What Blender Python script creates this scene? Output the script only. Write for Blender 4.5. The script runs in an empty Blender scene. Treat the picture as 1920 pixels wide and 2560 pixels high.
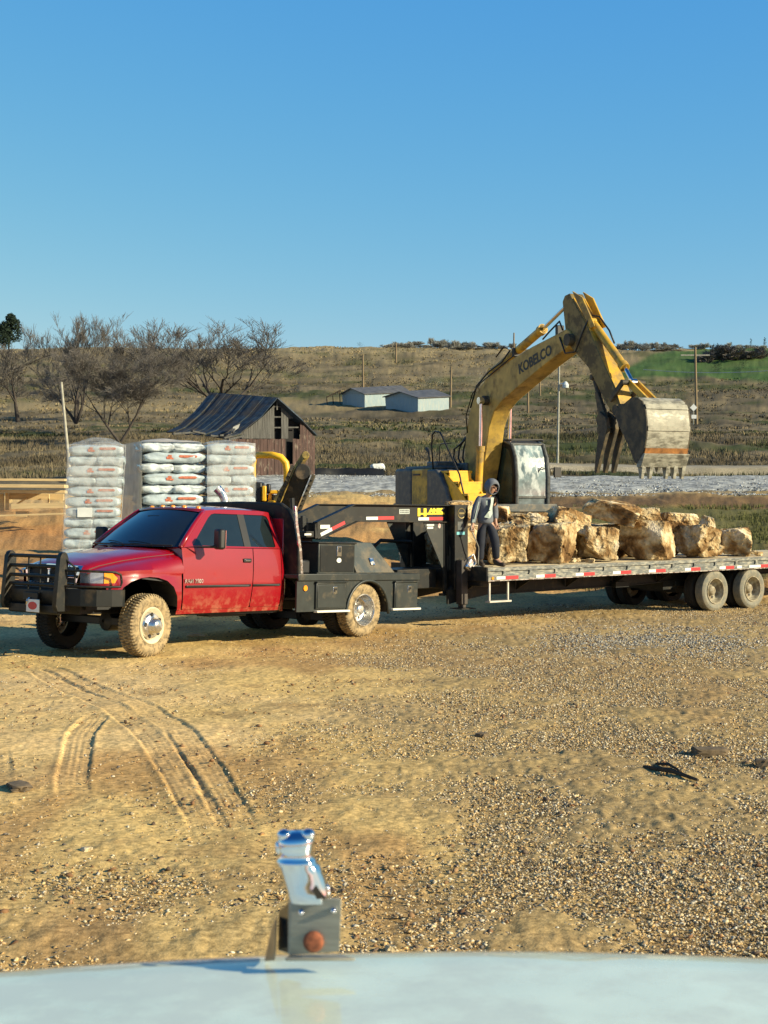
import bpy, bmesh, math, random
import numpy as np
from mathutils import Vector, Matrix, noise as mnoise
R = math.radians
scene = bpy.context.scene
col = scene.collection
# ------------------------------------------------------------------ camera, sky, sun
FPX = 3850.0; H = 2.17; PITCH = math.atan(40/FPX)
cam_d = bpy.data.cameras.new("camera"); cam = bpy.data.objects.new("camera", cam_d); col.objects.link(cam)
cam.location = (0, 0, H); cam.rotation_euler = (R(90)-PITCH, 0, 0)
cam_d.sensor_fit = 'HORIZONTAL'; cam_d.sensor_width = 36; cam_d.lens = 36*FPX/1920
cam_d.clip_start = .1; cam_d.clip_end = 3000
cam_d.dof.use_dof = True; cam_d.dof.focus_distance = 25; cam_d.dof.aperture_fstop = 15
scene.camera = cam
SUN = Vector((1.0, -.38, .44)).normalized()
el = math.asin(SUN.z); az = math.atan2(SUN.x, SUN.y)
w = bpy.data.worlds.new("World"); scene.world = w; w.use_nodes = True
nt = w.node_tree; bg = nt.nodes['Background']
sky = nt.nodes.new('ShaderNodeTexSky'); sky.sky_type = 'NISHITA'; sky.sun_disc = False
sky.sun_elevation = el; sky.sun_rotation = az; sky.air_density = 1.0; sky.dust_density = .15; sky.ozone_density = 3.0; sky.altitude = 200
sp0 = nt.nodes.new('ShaderNodeSeparateColor'); cb0 = nt.nodes.new('ShaderNodeCombineColor'); nt.links.new(sky.outputs[0], sp0.inputs[0])
for i_, (ga, am) in enumerate(((1.36, 1.07), (.67, .80), (.06, .74))):     # clear winter air: deeper and more cyan than the model's default
    KS = .1334
    pw = nt.nodes.new('ShaderNodeMath'); pw.operation = 'POWER'; pw.inputs[1].default_value = ga; nt.links.new(sp0.outputs[i_], pw.inputs[0])
    ml = nt.nodes.new('ShaderNodeMath'); ml.operation = 'MULTIPLY'; ml.inputs[1].default_value = am*KS**(ga-1); nt.links.new(pw.outputs[0], ml.inputs[0]); nt.links.new(ml.outputs[0], cb0.inputs[i_])
tcw = nt.nodes.new('ShaderNodeTexCoord'); spw = nt.nodes.new('ShaderNodeSeparateXYZ'); nt.links.new(tcw.outputs['Generated'], spw.inputs[0])
mrw = nt.nodes.new('ShaderNodeMapRange'); mrw.inputs['From Min'].default_value = .33; mrw.inputs['From Max'].default_value = .85; mrw.inputs['To Min'].default_value = 1; mrw.inputs['To Max'].default_value = .38
nt.links.new(spw.outputs['Z'], mrw.inputs['Value'])          # the dome darkens towards the zenith
vmw = nt.nodes.new('ShaderNodeVectorMath'); vmw.operation = 'SCALE'; nt.links.new(cb0.outputs[0], vmw.inputs[0]); nt.links.new(mrw.outputs[0], vmw.inputs['Scale']); nt.links.new(vmw.outputs[0], bg.inputs[0])
bg.inputs[1].default_value = .085
sd = bpy.data.lights.new("sun", 'SUN'); so = bpy.data.objects.new("sun", sd); col.objects.link(so)
sd.energy = 5.0; sd.angle = R(.53); sd.color = (1, .87, .60)
so.rotation_euler = SUN.to_track_quat('Z', 'Y').to_euler()
scene.view_settings.view_transform = 'Standard'; scene.view_settings.look = 'None'
scene.view_settings.exposure = 0.65; scene.view_settings.gamma = 1

# ------------------------------------------------------------------ helpers
def ray(u, v):
    a = (u-960)/FPX; b = (1280-v)/FPX; c, s = math.cos(PITCH), math.sin(PITCH)
    return Vector((a, c+b*s, -s+b*c))
def at(u, v, Y):
    r = ray(u, v); return Vector((0, 0, H)) + r*(Y/r.y)
def gnd(u, v, z=0):
    r = ray(u, v); return Vector((0, 0, H)) + r*((z-H)/r.z)
class Frame:
    def __init__(s, ox, oy, deg, k=1, oz=0, pitch=0):
        s.loc = (ox, oy, oz); s.rot = (0, R(pitch), R(deg)); s.k = k
        s.m = Matrix.Translation(s.loc) @ Matrix.Rotation(R(deg), 4, 'Z') @ Matrix.Rotation(R(pitch), 4, 'Y') @ Matrix.Scale(k, 4)
        s.i = s.m.inverted()
    def hit(s, u, v, ax, val):
        a = s.i @ Vector((0, 0, H)); d = s.i.to_3x3() @ ray(u, v)
        return a + d*((val-a[ax])/d[ax])
def tag(o, label=None, cat=None, group=None, kind=None):
    if label: o['label'] = label
    if cat: o['category'] = cat
    if group: o['group'] = group
    if kind: o['kind'] = kind
    return o
def empty(name, loc=(0, 0, 0), rot=(0, 0, 0), k=1):
    o = bpy.data.objects.new(name, None); col.objects.link(o); o.location = loc; o.rotation_euler = rot; o.scale = (k, k, k)
    o.empty_display_size = .2
    return o
def frame_root(name, F): return empty(name, F.loc, F.rot, F.k)
def rotm(rx=0, ry=0, rz=0): return Matrix.Rotation(rz, 3, 'Z') @ Matrix.Rotation(ry, 3, 'Y') @ Matrix.Rotation(rx, 3, 'X')
class MB:
    def __init__(s): s.v = []; s.f = []
    def add(s, vs, fs):
        n = len(s.v); s.v += [tuple(p) for p in vs]; s.f += [tuple(i+n for i in f) for f in fs]; return s
    def box(s, c, d, m=None):
        c = Vector(c); vs = []
        for x in (-.5, .5):
            for y in (-.5, .5):
                for z in (-.5, .5):
                    p = Vector((x*d[0], y*d[1], z*d[2]))
                    vs.append(c+(m @ p if m else p))
        return s.add(vs, [(0, 1, 3, 2), (4, 6, 7, 5), (0, 4, 5, 1), (2, 3, 7, 6), (0, 2, 6, 4), (1, 5, 7, 3)])
    def bb(s, a, b):
        return s.box([(a[i]+b[i])/2 for i in range(3)], [abs(b[i]-a[i]) for i in range(3)])
    def beam(s, p, q, wd, hg, up=(0, 0, 1)):
        p = Vector(p); q = Vector(q); d = (q-p); L = d.length; d.normalize(); up = Vector(up)
        y = up.cross(d)
        if y.length < 1e-4: y = Vector((1, 0, 0)).cross(d)
        y.normalize(); z = d.cross(y)
        return s.box((p+q)/2, (L, wd, hg), Matrix((d, y, z)).transposed())
    def cyl(s, p, q, r, n=16, r2=None, cap=True):
        p = Vector(p); q = Vector(q); r2 = r if r2 is None else r2
        d = (q-p).normalized(); a = d.orthogonal().normalized(); b = d.cross(a); vs = []
        for (c, rr) in ((p, r), (q, r2)):
            for i in range(n):
                t = 2*math.pi*i/n; vs.append(c+(a*math.cos(t)+b*math.sin(t))*rr)
        fs = [(i, (i+1) % n, n+(i+1) % n, n+i) for i in range(n)]
        if cap: fs += [tuple(range(n-1, -1, -1)), tuple(range(n, 2*n))]
        return s.add(vs, fs)
    def tube(s, pts, r, n=8, cap=True):
        pts = [Vector(p) for p in pts]; rs = r if isinstance(r, (list, tuple)) else [r]*len(pts)
        vs = []; a = None
        for i, p in enumerate(pts):
            d = (pts[min(i+1, len(pts)-1)]-pts[max(i-1, 0)]).normalized()
            a = d.orthogonal().normalized() if a is None else (a-d*a.dot(d)).normalized()
            b = d.cross(a)
            for k in range(n):
                t = 2*math.pi*k/n; vs.append(p+(a*math.cos(t)+b*math.sin(t))*rs[i])
        fs = []
        for i in range(len(pts)-1):
            for k in range(n): fs.append((i*n+k, i*n+(k+1) % n, (i+1)*n+(k+1) % n, (i+1)*n+k))
        if cap: fs += [tuple(range(n-1, -1, -1)), tuple(range((len(pts)-1)*n, len(pts)*n))]
        return s.add(vs, fs)
    def prism(s, pts, fa, fb):          # outline of 2-D points mapped by fa / fb to two 3-D faces
        n = len(pts); vs = [fa(*p) for p in pts]+[fb(*p) for p in pts]
        return s.add(vs, [tuple(range(n)), tuple(range(2*n-1, n-1, -1))]+[((i+1) % n, i, n+i, n+(i+1) % n) for i in range(n)])
    def pxz(s, pts, y0, y1): return s.prism(pts, lambda x, z: (x, y0, z), lambda x, z: (x, y1, z))
    def lathe(s, prof, c, axis='Y', n=32, close=False):
        c = Vector(c); vs = []; m = len(prof)
        for i in range(n):
            t = 2*math.pi*i/n
            for (a, r) in prof:
                if axis == 'Y': vs.append(c+Vector((r*math.cos(t), a, r*math.sin(t))))
                elif axis == 'Z': vs.append(c+Vector((r*math.cos(t), r*math.sin(t), a)))
                else: vs.append(c+Vector((a, r*math.cos(t), r*math.sin(t))))
        fs = []
        for i in range(n):
            j = (i+1) % n
            for k in range(m-1 if not close else m):
                k2 = (k+1) % m; fs.append((i*m+k, i*m+k2, j*m+k2, j*m+k))
        return s.add(vs, fs)
    def build(s, name, mat, parent=None, smooth=False, bevel=0, seg=2, auto=True):
        me = bpy.data.meshes.new(name); me.from_pydata(s.v, [], s.f)
        bm = bmesh.new(); bm.from_mesh(me); bmesh.ops.recalc_face_normals(bm, faces=bm.faces); bm.to_mesh(me); bm.free()
        return link(name, me, mat, parent, smooth, bevel, seg)
def link(name, me, mat, parent=None, smooth=False, bevel=0, seg=2):
    o = bpy.data.objects.new(name, me); col.objects.link(o)
    if mat: me.materials.append(mat)
    if parent: o.parent = parent
    if smooth:
        me.polygons.foreach_set('use_smooth', [True]*len(me.polygons))
        if smooth != 'all': me.set_sharp_from_angle(angle=R(38 if smooth is True else smooth))
    if bevel:
        b = o.modifiers.new('bevel', 'BEVEL'); b.width = bevel; b.segments = seg; b.limit_method = 'ANGLE'; b.angle_limit = R(35)
        b.harden_normals = False
        if not smooth:
            me.polygons.foreach_set('use_smooth', [True]*len(me.polygons)); me.set_sharp_from_angle(angle=R(60))
    return o
def panel(name, outline, fn, mat, parent, step=.06, holes=(), smooth='all', thick=0, stepz=None):
    """2-D outline (with holes) cut into a grid and mapped to 3-D by fn"""
    bm = bmesh.new(); es = []
    for loop in [outline]+list(holes):
        vs = [bm.verts.new((p[0], p[1], 0)) for p in loop]
        es += [bm.edges.new((vs[i], vs[(i+1) % len(vs)])) for i in range(len(vs))]
    bmesh.ops.triangle_fill(bm, use_beauty=True, edges=es, normal=(0, 0, 1))
    xs = [p[0] for p in outline]; zs = [p[1] for p in outline]
    for (lo, hi, ax, st) in ((min(xs), max(xs), 0, step), (min(zs), max(zs), 1, stepz or step)):
        k = math.floor(lo/st)+1
        while k*st < hi:
            co = [0, 0, 0]; no = [0, 0, 0]; co[ax] = k*st; no[ax] = 1
            bmesh.ops.bisect_plane(bm, geom=bm.verts[:]+bm.edges[:]+bm.faces[:], plane_co=co, plane_no=no, dist=1e-5); k += 1
    for v in bm.verts: v.co = Vector(fn(v.co.x, v.co.y))
    me = bpy.data.meshes.new(name); bm.to_mesh(me); bm.free()
    o = link(name, me, mat, parent, smooth)
    if thick:
        s = o.modifiers.new('solid', 'SOLIDIFY'); s.thickness = thick; s.offset = 0
    return o
def copy_tree(o, parent=None):
    c = o.copy(); col.objects.link(c)
    if parent: c.parent = parent
    for ch in o.children: copy_tree(ch, c)
    return c
# ------------------------------------------------------------------ materials
MATS = {}
def M(name, c, rough=.6, metal=0, var=.12, scale=6, bump=0, bscale=40, coat=0, dirt=None, stretch=None, attr=None, spec=None, trans=0, alpha=1):
    if name in MATS: return MATS[name]
    m = bpy.data.materials.new(name); m.use_nodes = True; n = m.node_tree.nodes; l = m.node_tree.links; b = n['Principled BSDF']
    b.inputs['Roughness'].default_value = rough; b.inputs['Metallic'].default_value = metal
    if coat: b.inputs['Coat Weight'].default_value = coat; b.inputs['Coat Roughness'].default_value = .04
    if spec is not None: b.inputs['Specular IOR Level'].default_value = spec
    if trans: b.inputs['Transmission Weight'].default_value = trans
    if alpha < 1: b.inputs['Alpha'].default_value = alpha
    tc = n.new('ShaderNodeTexCoord'); co = tc.outputs['Object']
    if stretch:
        mp = n.new('ShaderNodeMapping'); mp.inputs['Scale'].default_value = stretch; l.new(co, mp.inputs[0]); co = mp.outputs[0]
    nz = n.new('ShaderNodeTexNoise'); nz.inputs['Scale'].default_value = scale; nz.inputs['Detail'].default_value = 5; l.new(co, nz.inputs['Vector'])
    mx = n.new('ShaderNodeMix'); mx.data_type = 'RGBA'
    if attr:
        at_ = n.new('ShaderNodeAttribute'); at_.attribute_name = attr
        mr = n.new('ShaderNodeMapRange'); mr.inputs['From Min'].default_value = .3; mr.inputs['From Max'].default_value = .7
        mr.inputs['To Min'].default_value = 1-var; mr.inputs['To Max'].default_value = 1+var; l.new(nz.outputs['Fac'], mr.inputs['Value'])
        vm = n.new('ShaderNodeVectorMath'); vm.operation = 'SCALE'; l.new(at_.outputs['Color'], vm.inputs[0]); l.new(mr.outputs[0], vm.inputs['Scale'])
        out = vm.outputs[0]
    else:
        mr = n.new('ShaderNodeMapRange'); mr.inputs['From Min'].default_value = .32; mr.inputs['From Max'].default_value = .68; l.new(nz.outputs['Fac'], mr.inputs['Value'])
        l.new(mr.outputs[0], mx.inputs['Factor'])
        mx.inputs['A'].default_value = (*[x*(1-var) for x in c], 1); mx.inputs['B'].default_value = (*[min(1, x*(1+var)) for x in c], 1)
        out = mx.outputs['Result']
    if dirt:                           # (colour, coverage 0..1, scale, stretch)
        n2 = n.new('ShaderNodeTexNoise'); n2.inputs['Scale'].default_value = dirt[2]; n2.inputs['Detail'].default_value = 8; n2.inputs['Roughness'].default_value = .65
        if len(dirt) > 3 and dirt[3]:
            mp = n.new('ShaderNodeMapping'); mp.inputs['Scale'].default_value = dirt[3]; l.new(tc.outputs['Object'], mp.inputs[0]); l.new(mp.outputs[0], n2.inputs['Vector'])
        else: l.new(tc.outputs['Object'], n2.inputs['Vector'])
        m2 = n.new('ShaderNodeMapRange'); c0 = 1-dirt[1]; m2.inputs['From Min'].default_value = .25+.5*c0-.08; m2.inputs['From Max'].default_value = .25+.5*c0+.08
        m2.inputs['To Max'].default_value = .85 if len(dirt) < 5 else dirt[4]
        l.new(n2.outputs['Fac'], m2.inputs['Value'])
        fac = m2.outputs[0]
        if len(dirt) > 5:              # only below a height: (z0 full, z1 none) in object space
            sx = n.new('ShaderNodeSeparateXYZ'); l.new(tc.outputs['Object'], sx.inputs[0])
            m3 = n.new('ShaderNodeMapRange'); m3.inputs['From Min'].default_value = dirt[5][1]; m3.inputs['From Max'].default_value = dirt[5][0]; l.new(sx.outputs['Z'], m3.inputs['Value'])
            mu = n.new('ShaderNodeMath'); mu.operation = 'MULTIPLY'; l.new(fac, mu.inputs[0]); l.new(m3.outputs[0], mu.inputs[1]); fac = mu.outputs[0]
        mx2 = n.new('ShaderNodeMix'); mx2.data_type = 'RGBA'; l.new(fac, mx2.inputs['Factor']); l.new(out, mx2.inputs['A']); mx2.inputs['B'].default_value = (*dirt[0], 1)
        out = mx2.outputs['Result']
        ad = n.new('ShaderNodeMath'); ad.operation = 'MULTIPLY_ADD'; l.new(fac, ad.inputs[0]); ad.inputs[1].default_value = max(0, .85-rough); ad.inputs[2].default_value = rough
        l.new(ad.outputs[0], b.inputs['Roughness'])
        if metal:
            a2 = n.new('ShaderNodeMath'); a2.operation = 'MULTIPLY_ADD'; l.new(fac, a2.inputs[0]); a2.inputs[1].default_value = -metal; a2.inputs[2].default_value = metal; l.new(a2.outputs[0], b.inputs['Metallic'])
    l.new(out, b.inputs['Base Color'])
    if bump:
        n3 = n.new('ShaderNodeTexNoise'); n3.inputs['Scale'].default_value = bscale; n3.inputs['Detail'].default_value = 6; l.new(co, n3.inputs['Vector'])
        bp = n.new('ShaderNodeBump'); bp.inputs['Strength'].default_value = min(1, bump); bp.inputs['Distance'].default_value = .02*bump; l.new(n3.outputs['Fac'], bp.inputs['Height']); l.new(bp.outputs[0], b.inputs['Normal'])
    MATS[name] = m; return m
DUST = (.36, .25, .12)
RED = M('red paint', (.26, .002, .008), .32, var=.03, coat=1.0, dirt=((.42, .20, .10), .42, 9, (1, 1, 1), .45, (.5, .85)))
BLK = M('black steel', (.010, .012, .012), .48, var=.25, spec=.3, bump=.05, dirt=(DUST, .30, 5, None, .12))
BLKP = M('black plastic', (.014, .015, .016), .5, var=.2)
GREYB = M('dusty black toolbox', (.024, .030, .028), .42, var=.2, dirt=(DUST, .25, 7, None, .15))
CHR = M('chrome', (.75, .77, .8), .07, 1, var=.03)
CHRD = M('dusty chrome', (.70, .71, .72), .14, 1, var=.05, dirt=(DUST, .42, 12, None, .6))
CHW = M('dull wheel chrome', (.62, .62, .60), .22, .9, var=.1, scale=20, dirt=((.34, .27, .17), .36, 9, None, .7))
GLS = M('dark window glass', (.012, .018, .02), .04, var=.1, spec=.7, coat=.5)
MUDT = M('muddy tyre', (.15, .115, .065), .9, var=.35, scale=14, bump=.3, dirt=((.40, .30, .16), .55, 16))
TYRE = M('dusty grey tyre', (.17, .17, .14), .85, var=.15, scale=12, bump=.1, dirt=((.27, .24, .17), .5, 9))
TREAD = M('dark tyre tread', (.022, .020, .017), .9, var=.3, bump=.3)
CREAM = M('mud caked rim', (.62, .55, .38), .8, var=.15, scale=15)
AMB = M('amber lens', (.85, .30, .02), .15, var=.1, coat=1)
REDL = M('red lens', (.45, .01, .01), .2, var=.1, coat=1)
WHT = M('white reflective tape', (.75, .76, .72), .4, var=.05)
TRED = M('red reflective tape', (.50, .03, .035), .4, var=.12)
STK = M('sticker white', (.7, .72, .68), .5, var=.1)
YEL = M('excavator yellow', (.60, .36, .035), .42, var=.18, scale=3, bump=.05, dirt=((.20, .15, .07), .46, 3.2, None, .8))
YELB = M('bright yellow paint', (.80, .45, .02), .4, var=.1, dirt=((.25, .15, .05), .25, 8))
GRY = M('machine grey', (.07, .08, .08), .5, var=.2, dirt=(DUST, .35, 6, None, .4))
HOSE = M('rubber hose', (.012, .012, .012), .45)
ROD = M('polished rod', (.7, .7, .7), .15, 1)
WOODG = M('weathered planks', (.42, .36, .25), .85, var=.3, scale=5, stretch=(1, 12, 1), bump=.2, dirt=((.60, .50, .30), .45, 4))
# ------------------------------------------------------------------ value noise in numpy
def _h(ix, iy, s):
    n = (ix.astype(np.int64)*374761393+iy.astype(np.int64)*668265263+s*1442695041) & 0xffffffff
    n = ((n ^ (n >> 13))*1274126177) & 0xffffffff
    return ((n ^ (n >> 16)) & 0xffff)/65535.
def vn(x, y, s=0):
    ix = np.floor(x); iy = np.floor(y); fx = x-ix; fy = y-iy; fx = fx*fx*(3-2*fx); fy = fy*fy*(3-2*fy)
    a = _h(ix, iy, s); b = _h(ix+1, iy, s); c = _h(ix, iy+1, s); d = _h(ix+1, iy+1, s)
    return (a*(1-fx)+b*fx)*(1-fy)+(c*(1-fx)+d*fx)*fy
def fbm(x, y, s=0, o=4):
    r = 0; a = .5; t = 0
    for k in range(o): r = r+a*vn(x*2**k+17*k, y*2**k-9*k, s+k); t += a; a *= .5
    return r/t
def sst(a, b, x): t = np.clip((x-a)/(b-a), 0, 1); return t*t*(3-2*t)
PY = [-100, 3, 9, 14, 31, 34, 37, 42, 50, 60, 64, 76, 80, 95, 110, 140, 170, 187, 212, 260, 300, 330, 400, 600, 900]
PZ = [-.55, -.45, -.12, 0, 0, .25, .5, .8, 1.5, 2.15, 2.3, 3.0, 3.2, 3.75, 4.6, 7.2, 9.6, 11, 13.8, 22, 30.2, 34.3, 34.8, 30, 20]
def zbase(X, Y):
    X = np.asarray(X, float); Y = np.asarray(Y, float)
    z = np.interp(Y, PY, PZ)
    far = sst(35, 120, Y); z = z+far*(fbm(X/22, Y/22, 5)-.5)*1.6
    z = z + sst(150, 320, Y)*(fbm(X/70, Y/70, 9)-.5)*3.0 - sst(250, 330, Y)*np.clip(-X-45, 0, 80)*.03
    return z
def zg(X, Y): return float(zbase(X, Y))
# tyre tracks: polylines from the turning truck
def trk(pts): return [tuple(gnd(u, v, 0)[:2]) for u, v in pts]
TRK = [(trk([(60, 1655), (125, 1672), (228, 1718), (362, 1768), (447, 1828), (519, 1908), (585, 2012), (610, 2070)]), .135),
       (trk([(20, 1660), (95, 1678), (190, 1726), (300, 1778), (380, 1840), (450, 1920), (515, 2020), (540, 2080)]), .135),
       (trk([(290, 1770), (240, 1790), (200, 1840), (180, 1930), (190, 2000)]), .12),
       (trk([(0, 1850), (10, 1900), (6, 1960)]), .06)]
def dist_poly(X, Y, pts):
    best = np.full(X.shape, 1e9); side = np.zeros(X.shape); along = np.zeros(X.shape); acc = 0
    for (a, b) in zip(pts[:-1], pts[1:]):
        dx, dy = b[0]-a[0], b[1]-a[1]; L = math.hypot(dx, dy)
        t = np.clip(((X-a[0])*dx+(Y-a[1])*dy)/L**2, 0, 1); ex = X-a[0]-t*dx; ey = Y-a[1]-t*dy; d = np.hypot(ex, ey)
        m = d < best; best = np.where(m, d, best); side = np.where(m, np.sign(ex*dy-ey*dx)*d, side); along = np.where(m, acc+t*L, along); acc += L
    return best, side, along
def track_disp(X, Y):
    z = np.zeros(X.shape); msk = np.zeros(X.shape)
    for (pts, wd) in TRK:
        d, s, a = dist_poly(X, Y, pts); inn = 1-sst(wd*.8, wd*1.05, d)
        L = a.max()
        end = sst(0, 1.2, a)*(1-sst(L-1.8, L, a))*.85
        rut = -.010*inn + .012*np.exp(-((d-wd*1.2)/.03)**2)*(.4+.6*vn(a*6, s*4, 8))
        lug = .0035*np.cos(s*2*math.pi/.052)*inn*(.4+.6*vn(a*2, s*3, 3)) - .022*np.exp(-((s-wd*.95)/.018)**2)*(.3+.7*vn(a*1.5, a*0, 4)) - .010*np.exp(-((s+wd*.95)/.016)**2)
        z += (rut+lug)*end; msk = np.maximum(msk, inn*end)
    return z, msk
def gravel_mask(X, Y):
    g = sst(-.5, 2.2, X + (20-Y)*.12 + 2.2*(fbm(X/2.5, Y/2.5, 21)-.5)*2)
    g2 = sst(11, 8, Y)*.55
    g = np.maximum(g, g2)
    g = g*(.72+.28*sst(.35, .55, fbm(X/1.2, Y/1.2, 22)))
    return np.clip(g, .05, 1)
# ------------------------------------------------------------------ the ground
def mix3(c, d, t): return c*(1-t[..., None])+np.array(d)*t[..., None]
def ground_color(X, Y):
    sh = X.shape; c = np.broadcast_to(np.array((.65, .455, .18)), sh+(3,)).copy()
    n1 = fbm(X/3, Y/3, 31); n2 = fbm(X/.5, Y/.5, 32); t = X/np.maximum(Y, 1)
    c = mix3(c, (.72, .51, .25), sst(.45, .7, n1)*.7)
    c = mix3(c, (.34, .17, .07), sst(.52, .72, fbm(X/1.6, Y/2.5, 33))*.55)
    c = mix3(c, (.25, .15, .07), sst(.60, .78, n2)*.45)
    gm = gravel_mask(X, Y)*(Y < 32)
    c = mix3(c, (.30, .22, .11), gm*.85)
    # pad edge behind the trucks: brown clay, then worn grass on the right
    c = mix3(c, (.40, .21, .085), sst(31, 34, Y)*(1-sst(52, 62, Y))*(.6+.4*n1)*sst(.25, .5, fbm(X/2, Y/2, 71)+.2))
    gr = sst(.06, .10, t)*sst(33, 36, Y)*(1-sst(54, 57, Y+3*n1))
    c = mix3(c, (.125, .125, .05), gr*(.95-.45*sst(.5, .62, fbm(X/2.5, Y/2.5, 41))))
    c = mix3(c, (.14, .09, .05), sst(54, 56, Y+2*n1)*(1-sst(59, 62, Y))*sst(.04, .08, t)*.9)
    # rough fields
    f = sst(60, 66, Y+3*n2)
    base = np.broadcast_to(np.array((.115, .098, .064)), sh+(3,)).copy()
    p = fbm(X/14, Y/9, 51, 5); q = fbm(X/4, Y/3, 52, 4); s = fbm(X/1.4, Y/1.4, 53, 3)
    base = mix3(base, (.040, .058, .020), sst(.50, .62, p)*.85)
    base = mix3(base, (.21, .17, .10), sst(.54, .66, q)*.75)
    base = mix3(base, (.05, .042, .028), sst(.55, .70, fbm(X/6, Y/6, 54))*.6)
    base = mix3(base, (.30, .24, .13), sst(208, 216, Y+6*q)*(1-sst(222, 236, Y+6*q))*sst(.02, -.02, t)*.55)
    hi = sst(225, 300, Y+40*(p-.5)); base = mix3(base, (.24, .195, .11), hi*(.35+.65*sst(.38, .6, q))*.8)
    base = mix3(base, (.30, .245, .14), sst(290, 325, Y+30*(q-.5))*.75)
    base = mix3(base, (.12, .095, .065), sst(.5, .7, s)*.35)
    t2 = t+.012*(fbm(X/10, Y/10, 61)-.5)
    up = 278+np.clip((t2-.155)/.05, 0, 1)*50+10*(p-.5); lo = 262-np.clip((t2-.2)/.05, 0, 1)*14
    gf = sst(.153, .160, t2)*sst(-3, 3, Y-lo)*sst(3, -3, Y-up)
    base = mix3(base, (.045, .105, .030), gf*(.9-.15*q))
    base = base*(.92+.5*s)[..., None]
    c = c*(1-f[..., None])+base*f[..., None]
    c = c*(.86+.28*fbm(X/.13, Y/.13, 77, 2))[..., None]
    return c
def grid_mesh(name, X, Y, Z, C, mat):
    r, k = X.shape; me = bpy.data.meshes.new(name)
    co = np.stack([X, Y, Z], -1).reshape(-1, 3).astype(np.float32)
    idx = np.arange(r*k).reshape(r, k); q = np.stack([idx[:-1, :-1], idx[:-1, 1:], idx[1:, 1:], idx[1:, :-1]], -1).reshape(-1, 4)
    me.vertices.add(len(co)); me.vertices.foreach_set('co', co.ravel())
    me.loops.add(q.size); me.loops.foreach_set('vertex_index', q.ravel().astype(np.int32))
    me.polygons.add(len(q)); me.polygons.foreach_set('loop_start', np.arange(0, q.size, 4, dtype=np.int32)); me.polygons.foreach_set('loop_total', np.full(len(q), 4, np.int32))
    me.polygons.foreach_set('use_smooth', [True]*len(q)); me.update(calc_edges=True)
    a = me.color_attributes.new('tint', 'FLOAT_COLOR', 'POINT'); a.data.foreach_set('color', np.c_[C.reshape(-1, 3), np.ones(r*k)].astype(np.float32).ravel())
    o = bpy.data.objects.new(name, me); col.objects.link(o); me.materials.append(mat); return o
tt = np.concatenate([np.linspace(-1.9, -.27, 46)[:-1], np.linspace(-.27, .27, 860), np.linspace(.27, 1.9, 46)[1:]])
rows = [1.0]
while rows[-1] < 906: rows.append(rows[-1]*(1.0042 if 12.5 < rows[-1] <= 15 or 27 < rows[-1] < 41 else 1.0026 if 15 < rows[-1] <= 27 else (1.013 if rows[-1] > 41 else 1.02)))
yy = np.array(rows)-6
YG, TG = np.meshgrid(yy, tt, indexing='ij'); XG = TG*(YG+6)
ZG = zbase(XG, YG)
near = (1-sst(30, 40, YG))
ZG = ZG+near*((fbm(XG/.9, YG/.9, 11)-.5)*.06+(fbm(XG/.22, YG/.22, 12, 3)-.5)*.022+(fbm(XG/.07, YG/.07, 13, 2)-.5)*(.012+.024*gravel_mask(XG, YG)))
far = sst(31, 36, YG)*(1-sst(60, 80, YG)); ZG = ZG+far*((fbm(XG/2, YG/2, 14, 5)-.5)*.45+(fbm(XG/.5, YG/.5, 15, 4)-.5)*.16)
ZG = ZG+sst(60, 90, YG)*((fbm(XG/3, YG/3, 16, 4)-.5)*.9)
td, tm = track_disp(XG, YG); ZG = ZG+td*(YG < 30)
CG = ground_color(XG, YG); CG = mix3(CG, (.62, .42, .19), tm*.5*(YG < 30))
GROUND = M('ground', (1, 1, 1), .95, var=.40, scale=22, attr='tint', bump=.5, bscale=60, spec=.05)
g = grid_mesh('ground', XG, YG, ZG, CG, GROUND); tag(g, 'tan clay building site running back into brown brushy fields and a hill', 'ground', kind='structure')
xx = np.linspace(-120, 120, 30); yb = np.linspace(-110, -4.9, 14); YB, XB = np.meshgrid(yb, xx, indexing='ij')
g2 = grid_mesh('ground', XB, YB, np.full(XB.shape, -.6), ground_color(XB, np.abs(YB)), GROUND); tag(g2, 'clay ground continuing behind the viewpoint', 'ground', kind='structure')

def strip(name, label, mat, t0, t1, prof, n=90, jit=.05, seed=3, colf=None):
    """ribbon following the terrain; prof: list of (Y, height above terrain)"""
    ts = np.linspace(t0, t1, n); P = np.array(prof)
    TT, K = np.meshgrid(ts, np.arange(len(P)), indexing='xy')
    Y = P[K, 0]; X = TT*Y.mean(axis=0)[None, :]+0*Y; Yw = Y+1.2*(fbm(X/9, X*0, seed)-.5)*2
    Z = zbase(X, Yw)+P[K, 1]+jit*(fbm(X/.6, Yw/.6, seed+2)-.5)*2
    C = colf(X, Yw); o = grid_mesh(name, X, Yw, Z, C, mat); return o
GRAV = M('grey gravel', (1, 1, 1), .9, var=.45, scale=5, attr='tint', bump=1, bscale=9, spec=.2)
gc = lambda X, Y: mix3(np.broadcast_to(np.array((.42, .43, .40)), X.shape+(3,)).copy(), (.22, .23, .23), sst(.45, .6, fbm(X/.35, Y/.35, 91, 3))*.9)
ys = np.linspace(63.2, 76.5, 46); pr = [(y, math.sin(math.pi*min(1, max(0, (y-63.2)/13.3)))**.6*.28+.03-(.3 if y in (ys[0], ys[-1]) else 0)) for y in ys]
g = strip('gravel_bank', '', GRAV, -.085, .42, pr, 500, .05, 3, gc); tag(g, 'long low bank of pale grey crushed gravel behind the machines', 'gravel', kind='structure')
rc = lambda X, Y: mix3(np.broadcast_to(np.array((.40, .36, .28)), X.shape+(3,)).copy(), (.25, .22, .15), fbm(X/2, Y/2, 95))
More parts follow.
